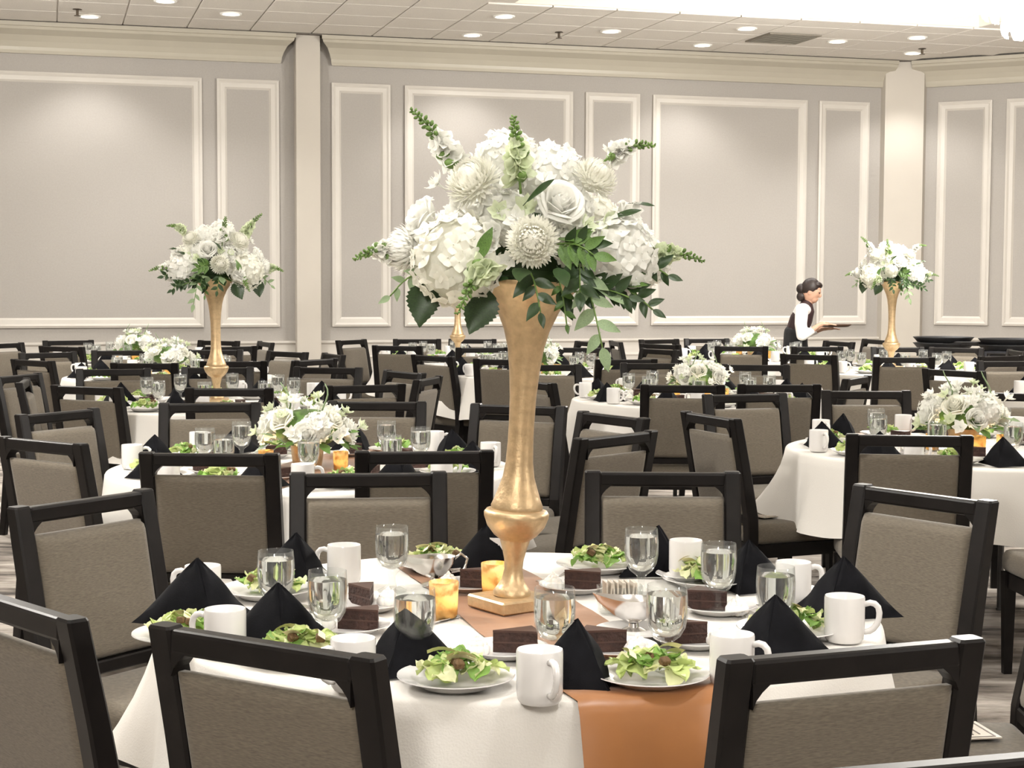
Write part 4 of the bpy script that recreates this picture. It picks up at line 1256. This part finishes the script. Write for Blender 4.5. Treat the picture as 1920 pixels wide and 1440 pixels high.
def tall_bouquet(rim, label, detail, mirror=1, rz=0.0, seed=0, s=1.0):
    rnd = random.Random(100 + seed)
    e = empty('flower_arrangement', TRZ(rim.x, rim.y, rim.z, rz, s)); tag(e, label, 'flowers', 'tall white flower arrangements')
    fm = MB(); fm.ball((0, .02, .05), (.12, .10, .10), 14, 9); fm.ball((0, 0, -.004), (.096, .096, .05), 14, 6)
    obj('foliage', fm.mesh('foliage', 'leaf_dark', True), e)
    P = lambda x, y, z: Vector((x * mirror, y, z))
    # (kind, position, radius, tone)
    HY = [(-.150, -.10, .045, .100, 0), (.185, -.085, .055, .086, 1), (-.05, .05, .255, .075, 1), (.045, .01, .225, .072, 1), (.0, .15, .13, .09, 1), (-.13, .13, .10, .085, 1), (.13, .13, .11, .085, 0), (.245, -.01, .045, .055, 1), (-.055, -.065, .135, .062, 1), (.075, -.04, .15, .06, 1), (.10, -.09, .075, .055, 1)]
    for i, (x, y, z, r, m_) in enumerate(HY):
        p = P(x, y, z); d = (p - CEN).normalized(); A = aim(d, rnd.uniform(0, 6))
        sq = (1, 1, .92)
        if detail and i < 3:
            h = obj('hydrangea', core_me[m_], e, Matrix.Translation(p) @ A @ Matrix.Diagonal((r * .82, r * .82, r * .78, 1)))
            for dd, A2, k in floret_places(98, -.72, i):
                obj('floret', floret_me[m_], h, Matrix.Translation(dd * 1.14 * k) @ A2 @ Matrix.Scale(20.5, 4))
        else:
            obj('hydrangea', hyd_join[m_], e, Matrix.Translation(p) @ A @ Matrix.Scale(r, 4))
    for (x, y, z, r, m_) in ((-.118, -.085, .205, .062, 0), (.004, -.19, .082, .056, 0), (.135, -.05, .215, .052, 0), (-.255, -.02, .068, .060, 1), (.06, .15, .20, .055, 1), (-.20, .1, .02, .055, 0)):
        p = P(x, y, z); d = (p - Vector((0, .03, .06))).normalized()
        obj('chrysanthemum', mum_me[m_], e, Matrix.Translation(p) @ aim(d, rnd.uniform(0, 6)) @ Matrix.Scale(r, 4))
    for (x, y, z, r, m_) in ((.062, -.145, .165, .044, 0), (-.232, -.04, .135, .042, 0), (.212, -.02, .135, .036, 0), (-.02, .16, .22, .04, 1)):
        p = P(x, y, z); d = (p - Vector((0, .06, .04))).normalized()
        obj('rose', rose_me[m_], e, Matrix.Translation(p) @ aim(d, rnd.uniform(0, 6)) @ Matrix.Scale(r, 4))
    for i, (x, z) in enumerate(((-.065, .145), (-.085, .075), (-.075, .105), (-.01, .155), (-.03, .13), (.095, .13), (.118, .118), (-.155, .155), (-.2, .21), (-.165, .25), (-.115, .04), (.03, .215), (.16, .125), (.22, .15), (-.075, .17), (.105, .06), (.125, .025), (-.05, .20), (.155, .09), (-.10, .005), (-.045, .045))):
        y = -.165 + 1.5 * (x * x) + 1.1 * max(0, z - .09) ** 1.2
        p = P(x, y, z); d = (p - Vector((0, .05, .05))).normalized() + Vector((rnd.uniform(-.4, .4), 0, rnd.uniform(-.4, .4)))
        obj('trumpet_flower', lily_me[1 if i % 3 == 0 else 0], e, Matrix.Translation(p) @ aim(d, rnd.uniform(0, 6)) @ Matrix.Scale(rnd.uniform(.024, .032), 4))
    for i, (a, b) in enumerate((((-.14, -.04, .22), (-.250, -.06, .358)), ((-.02, -.12, .18), (-.036, -.15, .335)), ((.15, -.03, .25), (.262, -.04, .285)), ((.24, -.06, .05), (.362, -.08, .043)), ((-.27, -.02, .055), (-.37, -.04, .045)), ((-.075, -.20, .04), (-.145, -.24, -.065)))):
        stalk(e, P(*a), P(*b), .015 if i != 5 else .02, seed * 7 + i, .0165 if i in (0, 1, 5) else .0135)
    for (p, d, size, k, up) in (((-.215, -.08, .0), (-.15, -.2, -1), .095, 'big', (0, -1, .2)), ((-.085, -.12, -.015), (-.35, -.3, -.85), .10, 'big', (.2, -1, .3)), ((-.01, -.17, .16), (.5, -.3, .55), .075, 'dark', (0, -.6, 1)), ((-.105, -.19, .045), (.35, -.2, 1), .07, 'mid', (-.5, -1, .2)),
                            ((.16, -.10, .13), (.8, -.2, .35), .07, 'dark', (0, -.5, 1)), ((.21, -.05, .165), (1, 0, .05), .05, 'dark', (0, -.4, 1)), ((.06, -.10, -.015), (.35, -.3, -.75), .07, 'dark', (0, -1, .3))):
        put_leaf(e, P(*p), P(*d), size, k, P(*up))
    for i in range(46 if detail else 30):
        a = rnd.uniform(0, 2 * PI); zz = rnd.uniform(-.02, .12); rr = rnd.uniform(.12, .17) + (.05 if zz < .04 else 0)
        p = Vector((rr * math.cos(a), rr * math.sin(a) * .95, zz)); d = Vector((math.cos(a), math.sin(a), rnd.uniform(-.7, .35)))
        put_leaf(e, p, d, rnd.uniform(.055, .085), rnd.choice(('dark', 'mid', 'dark', 'sage')), (0, -.4, 1))
    for i in range(12):
        a = 2 * PI * i / 12 + rnd.uniform(-.1, .1)
        put_leaf(e, Vector((.092 * math.cos(a), .092 * math.sin(a), .012)), Vector((math.cos(a), math.sin(a), rnd.uniform(-.25, .15))), rnd.uniform(.05, .07), rnd.choice(('dark', 'dark', 'mid')), (0, -.2, 1))
    for i, (a, b, k, n, size) in enumerate((((.10, -.15, .05), (.145, -.19, -.13), 'sage', 8, .058), ((.15, -.12, .0), (.25, -.14, -.055), 'dark', 9, .05), ((.21, -.08, .03), (.285, -.09, .015), 'dark', 6, .045), ((.05, -.17, .075), (.125, -.21, .055), 'mid', 8, .055), ((.09, -.13, -.02), (.20, -.16, -.03), 'dark', 8, .05),
                                       ((.0, -.16, .02), (.02, -.19, -.06), 'dark', 6, .05), ((.06, -.12, .0), (.075, -.13, -.085), 'mid', 5, .03), ((-.22, -.05, .02), (-.29, -.08, -.03), 'sage', 5, .04), ((.05, -.17, .06), (.12, -.2, .075), 'dark', 6, .05), ((.10, -.14, .04), (.10, -.18, -.02), 'dark', 7, .055))):
        spray(e, P(*a), P(*b), k, n, size, .012, seed * 11 + i)
    return e
rim = tall_vase('T1', 'big gold trumpet vase standing in the middle of the front table', .052, .62)
tall_bouquet(rim, 'large white bouquet of hydrangeas and chrysanthemums in the big gold vase', True, 1, 0, 0)
rim = tall_vase('T5', 'gold trumpet vase on the left tall-vase table', -.01, .2)
tall_bouquet(rim, 'white bouquet in the gold vase on the left tall-vase table', False, -1, .35, 1, 1.04)
rim = tall_vase('T6', 'gold trumpet vase on the right tall-vase table near the waitress', .0, .4)
tall_bouquet(rim, 'white bouquet in the gold vase near the waitress at right', False, 1, -.3, 2, 1.0)
rim = tall_vase('T7', 'gold trumpet vase half hidden behind the big bouquet', .0, .4)
tall_bouquet(rim, 'white bouquet mostly hidden behind the big front bouquet', False, -1, .1, 3, 1.0)

# low centrepieces
bowl_me = MB().lathe([(0, 0), (.05, 0), (.052, .004), (.062, .095), (.060, .096), (.049, .008), (0, .008)], 28).mesh('flower_pot', 'vase_gold', True, .9)
def curl_stem(parent, p, seed):
    rnd = random.Random(seed); a = rnd.uniform(0, 6)
    pts = [Vector(p) + Vector((.012 * math.sin(3.2 * k + a) * (1 + k), .01 * math.cos(2 * k), .10 * k)) for k in (0, .2, .4, .6, .8, 1)]
    obj('curly_stem', MB().tube(pts, [.003, .003, .003, .0028, .0024, .0016], 6).mesh('curly_stem', 'leaf_sage', True), parent)
def low_centre(t, label, seed, s=1.0, dx=0.0):
    rnd = random.Random(seed); c = TAB[t]
    v = empty('flower_pot', TRZ(c.x + dx, c.y, TT + .006, 0, s)); tag(v, 'low gold flower pot on ' + TNAME[t], 'pot', 'low gold flower pots'); obj('pot', bowl_me, v)
    e = empty('flower_arrangement', TRZ(c.x + dx, c.y, TT + .006, rnd.uniform(-.4, .4), s)); tag(e, label, 'flowers', 'low white flower arrangements')
    fm = MB(); fm.ball((0, 0, .135), (.12, .12, .07), 14, 8); fm.ball((0, 0, .09), (.05, .05, .03), 10, 6); obj('foliage', fm.mesh('foliage', 'leaf_mid', True), e)
    c0 = Vector((0, 0, .09))
    def dome(a, b, k=1.0):
        d = Vector((math.cos(b) * math.cos(a), math.cos(b) * math.sin(a), math.sin(b))); return c0 + Vector((d.x * .185, d.y * .185, d.z * .145)) * k, d
    for i in range(8):
        p, d = dome(-PI / 2 + (i - 1.5) * .8 + rnd.uniform(-.15, .15), .30 + .45 * (i % 2), .86)
        obj('rose', rose_me[i % 2], e, Matrix.Translation(p) @ aim(d, i) @ Matrix.Scale(rnd.uniform(.038, .047), 4))
    for i in range(2):
        p, d = dome(-PI / 2 + .7 - i * 2.1, .55, .75); obj('hydrangea', hyd_join[1], e, Matrix.Translation(p) @ aim(d) @ Matrix.Scale(.058, 4))
    for i in range(34):
        p, d = dome(2.4 * i, rnd.uniform(.0, 1.45), rnd.uniform(.93, 1.18))
        obj('trumpet_flower', lily_me[1 if i % 4 == 0 else 0], e, Matrix.Translation(p) @ aim(d + Vector((rnd.uniform(-.3, .3), rnd.uniform(-.3, .3), .2)), i) @ Matrix.Scale(rnd.uniform(.026, .036), 4))
    for i in range(26):
        a = 2.4 * i; p, d = dome(a, rnd.uniform(-.25, .35), .72); dd = Vector((d.x, d.y, rnd.uniform(-.5, .5)))
        put_leaf(e, p, dd, rnd.uniform(.055, .085), rnd.choice(('mid', 'mid', 'sage')), (0, -.3, 1))
    for i in range(2): curl_stem(e, (-.06 + .14 * i, -.05, .20), seed + i)
    for i, (vx, vy) in enumerate(((.02, -.15), (.13, -.10), (-.14, -.06))):
        votive(c.x + dx + vx * 1.05, c.y + vy * 1.05, 'lit gold votive, %s of three on %s' % (('middle', 'rightmost', 'leftmost')[i], TNAME[t]), t in ('T2', 'T3', 'T4'), TT + .005)
low_centre('T2', 'low white and green flowers on the nearest low-flower table at left', 1, 1.06, -.02)
low_centre('T3', 'low white flower dome on the low-flower table right of center', 2)
low_centre('T4', 'low white flower dome on the right-hand low-flower table', 3, 1.1, -.02)
low_centre('T8', 'low white flowers on the low-flower table behind left vase', 4, 1.05)
low_centre('T9', 'low white flowers on the farthest low-flower table at left', 5, 1.05)
low_centre('T10', 'low white flowers peeking out behind the big vase stem', 6)
low_centre('T11', 'low white flowers on the farthest table beside the waitress', 7, 1.1)

# printed cards lying on seats
cb = MB(); cb.box((0, 0, .0015), (.13, .18, .003)); card_me = cb.mesh('sheet', 'card_paper')
ci = MB()
for (c, s) in (((0, .078, .0034), (.112, .004, .0008)), ((0, -.078, .0034), (.112, .004, .0008)), ((.055, 0, .0034), (.004, .156, .0008)), ((-.055, 0, .0034), (.004, .156, .0008)), ((-.01, .03, .0034), (.06, .006, .0008)), ((.012, .0, .0034), (.05, .022, .0008)), ((-.015, -.035, .0034), (.045, .005, .0008)), ((.0, -.052, .0034), (.07, .004, .0008))): ci.box(c, s)
ink_me = ci.mesh('print', 'card_ink')
for t, wh in (('T1', lambda c: c[1][0] > 1.2), ('T4', lambda c: c[1][0] < 1.0), ('T3', lambda c: abs(c[1][0] - .93) < .15 and c[1][1] < 9), ('T10', lambda c: c[1][0] < -.4)):
    for c in CHAIRS[t]:
        if wh(c):
            M = c[0].matrix_basis @ Matrix.Translation((.07 if t == 'T1' else .03, -.03, .4760)) @ Matrix.Rotation(.2, 4, 'Z')
            k = empty('printed_card', M); tag(k, 'printed card lying on a chair seat at ' + TNAME[t], 'card', 'printed cards on seats')
            obj('sheet', card_me, k); obj('print', ink_me, k)

# service stands with black trays at the right
def tray_stand(p, rz, label, lab2):
    e = empty('tray_stand', TRZ(p.x, p.y, 0, rz)); tag(e, label, 'tray stand', 'service stands')
    mb = MB()
    for sx_ in (-1, 1):
        mb.tube([(sx_ * .2, -.22, 0), (sx_ * .2, .22, .80)], .014, 8); mb.tube([(sx_ * .2, .22, 0), (sx_ * .2, -.22, .80)], .014, 8)
    mb.tube([(-.22, .22, .80), (.22, .22, .80)], .012, 8); mb.tube([(-.22, -.22, .80), (.22, -.22, .80)], .012, 8)
    obj('folding_legs', mb.mesh('folding_legs', 'frame_wood', True), e)
    N = 64; rings = []
    for (z, k, w) in ((.826, .98, 0), (.824, 1.0, 0), (.80, 1.03, .1), (.70, 1.04, .5), (.55, 1.05, .8), (.40, 1.06, 1)):
        rings.append([((.235 * k + .022 * w * math.sin(11 * 2 * PI * j / N)) * math.cos(2 * PI * j / N), (.21 * k + .022 * w * math.sin(11 * 2 * PI * j / N)) * math.sin(2 * PI * j / N), z) for j in range(N)])
    mb = MB(); mb.loft(rings, True, False); o_ = len(mb.v); mb.v.append((0, 0, .826))
    for j in range(N): mb.f.append((j, (j + 1) % N, o_)); mb.m.append(0)
    obj('black_cover', mb.mesh('black_cover', 'black_cloth', True), e)
    for i in range(2):
        tr = MB().lathe([(0, .0), (.80, 0), (.86, .006), (.98, .055), (1.0, .06), (1.0, .066), (.97, .062), (.85, .014), (0, .010)], 40, Matrix.Diagonal((.285, .24, .8, 1)))
        o = obj('serving_tray', tr.mesh('serving_tray', 'black_plastic', True, .9), None, TRZ(p.x, p.y, .829 + i * .056, rz + .06 * i))
        tag(o, '%s black oval serving tray on %s' % (('lower', 'upper')[i], lab2), 'tray', 'black serving trays')
q = at_depth(1769, 640, 15.5); tray_stand(q, -.1, 'black draped service stand at the foot of the corner pier', 'the stand beside the corner pier')
q = at_depth(1893, 640, 15.1); tray_stand(q, -.2, 'black draped service stand cropped by the right edge', 'the stand at the right edge')

# ================================================================== WAITRESS
def blob(name, verts, edges, radii, mname, parent, extra=None, voxel=.0075):
    """one continuous surface grown round a skeleton of joints with radii (depth, width)"""
    mb = MB()
    R_ = [r if isinstance(r, tuple) else (r, r) for r in radii]
    for (i, j) in edges:
        p, q = Vector(verts[i]), Vector(verts[j]); n_ = max(3, int((q - p).length / .018))
        for k in range(n_ + 1):
            t = k / n_; c = p.lerp(q, t); rx = R_[i][0] * (1 - t) + R_[j][0] * t; ry = R_[i][1] * (1 - t) + R_[j][1] * t
            mb.ball(c, (rx, ry, min(rx, ry) * .8), 12, 8)
    if extra: extra(mb)
    o = obj(name, mb.mesh(name, mname, True), parent)
    rm = o.modifiers.new('remesh', 'REMESH'); rm.mode = 'VOXEL'; rm.voxel_size = voxel; rm.use_smooth_shade = True
    sm = o.modifiers.new('smooth', 'SMOOTH'); sm.factor = .5; sm.iterations = 4
    bpy.context.view_layer.update()
    me = bpy.data.meshes.new_from_object(o.evaluated_get(bpy.context.evaluated_depsgraph_get()))
    o.modifiers.clear(); o.data = me
    return o
pp = at_depth(1504, 600, 15.6)
WZ = -math.radians(8)
person = empty('person', TRZ(pp.x, pp.y, 0, WZ)); tag(person, 'waitress in white shirt and dark vest leaning forward with a tray', 'person')
# x = forward (to the right of the picture), y = away from us
BV = [(-.06, 0, .84), (-.05, 0, .96), (-.02, 0, 1.08), (.01, 0, 1.18), (.035, 0, 1.235), (.055, 0, 1.275),
      (-.01, -.165, 1.195), (-.02, -.215, 1.06), (-.005, -.235, .945), (.07, -.225, .99), (.14, -.205, 1.04), (.18, -.19, 1.06),
      (.0, .165, 1.195), (.03, .21, 1.06), (.05, .22, .955), (.13, .19, .98), (.20, .15, 1.005), (.235, .13, 1.01),
      (-.055, -.09, .78), (-.03, -.095, .46), (-.06, -.095, .10), (-.055, .09, .78), (.02, .095, .46), (.0, .095, .10), (.0, -.095, .05), (.10, -.095, .03), (.06, .095, .05), (.16, .095, .03)]
BE = [(0, 1), (1, 2), (2, 3), (3, 4), (4, 5), (3, 6), (6, 7), (7, 8), (8, 9), (9, 10), (10, 11), (3, 12), (12, 13), (13, 14), (14, 15), (15, 16), (16, 17), (0, 18), (18, 19), (19, 20), (20, 24), (24, 25), (0, 21), (21, 22), (22, 23), (23, 26), (26, 27)]
BR = [(.10, .13), (.085, .11), (.09, .125), (.075, .115), .046, .042, .055, .046, .040, .036, .028, .028, .055, .046, .040, .036, .028, .028, .078, .052, .036, .078, .052, .036, .034, .026, .034, .026]
HM = Matrix.Translation((.085, -.005, 1.365)) @ Matrix.Rotation(.30, 4, 'Y') @ Matrix.Rotation(-.18, 4, 'Z')
def head_hands(hb):
    hb.ball((0, 0, .0), (.088, .072, .105), 20, 14, M=HM)             # cranium and face
    hb.ball((.040, 0, -.060), (.044, .044, .045), 14, 9, M=HM)          # jaw and chin
    hb.ball((.092, 0, -.015), (.015, .011, .022), 8, 6, M=HM)           # nose
    hb.ball((.080, 0, -.055), (.010, .022, .008), 8, 6, M=HM)           # lips
    for s_ in (-1, 1): hb.ball((-.005, s_ * .071, -.012), (.018, .008, .028), 8, 6, M=HM); hb.ball((.077, s_ * .032, .018), (.012, .024, .007), 8, 5, M=HM)
    hb.tube([(.05, 0, 1.24), (.075, 0, 1.33)], [.046, .044], 12)
    for (w, s_) in ((BV[11], 1), (BV[17], -1)):
        w = Vector(w); hb.ball(w + Vector((.035, 0, -.004)), (.046, .034, .014), 12, 8)
        for i in range(4):
            L_ = (.062, .072, .068, .052)[i]; y0 = -.026 + .0175 * i
            hb.tube([w + Vector((.065, y0, .0)), w + Vector((.065 + L_ * .5, y0 * 1.1, -.004)), w + Vector((.065 + L_, y0 * 1.15, -.012))], [.0092, .0085, .0065], 7)
        hb.tube([w + Vector((.012, s_ * .028, .004)), w + Vector((.042, s_ * .050, .010)), w + Vector((.068, s_ * .052, .008))], [.011, .0095, .007], 7)
body = blob('body', BV, BE, BR, 'skin', person, head_hands, .0055)
# eyes
ey = MB()
for s in (-1, 1): ey.ball((.080, s * .030, .006), (.006, .010, .006), 8, 6, M=HM)
obj('eyes', ey.mesh('eyes', 'hair', True), person)
SV = [BV[i] for i in (1, 2, 3, 4, 6, 7, 8, 9, 12, 13, 14, 15)]
blob('shirt', SV, [(0, 1), (1, 2), (2, 3), (2, 4), (4, 5), (5, 6), (6, 7), (2, 8), (8, 9), (9, 10), (10, 11)], [(.10, .125), (.104, .138), (.09, .13), (.056, .066), .066, .060, .056, .044, .066, .060, .056, .044], 'shirt', person)
blob('vest', [(-.06, 0, .80), (-.055, 0, .90), (-.045, 0, .99), (-.012, 0, 1.09), (.018, 0, 1.17), (.04, 0, 1.25)], [(0, 1), (1, 2), (2, 3), (3, 4), (4, 5)], [(.118, .15), (.112, .145), (.108, .14), (.112, .145), (.098, .125), (.055, .06)], 'vest', person)
blob('trousers', [(-.06, 0, .97), (-.06, 0, .82), (-.055, -.09, .76), (-.03, -.095, .46), (-.06, -.095, .10), (-.055, .09, .76), (.02, .095, .46), (.0, .095, .10)], [(0, 1), (1, 2), (2, 3), (3, 4), (1, 5), (5, 6), (6, 7)], [(.112, .145), (.122, .155), .095, .072, .066, .095, .072, .066], 'trousers', person)
hr = MB()
hr.ball((-.018, 0, .030), (.092, .082, .098), 18, 12, M=HM); hr.ball((-.10, 0, -.005), (.050, .052, .052), 14, 9, M=HM); hr.ball((-.075, 0, -.075), (.05, .058, .05), 12, 8, M=HM); hr.ball((.03, 0, .075), (.055, .062, .035), 12, 8, M=HM)
obj('hair', hr.mesh('hair', 'hair', True), person)
# the shallow dish she carries
ty = MB().lathe([(0, 0), (.75, 0), (.85, .01), (1.0, .045), (1.0, .052), (.84, .018), (0, .008)], 36, Matrix.Diagonal((.17, .12, .5, 1)))
tw = person.matrix_basis @ Vector((.295, -.03, 1.028))
o = obj('serving_dish', ty.mesh('serving_dish', 'tray_brown', True, .9), None, TRZ(tw.x, tw.y, tw.z, WZ)); tag(o, 'dark brown oval dish held out by the waitress', 'dish')
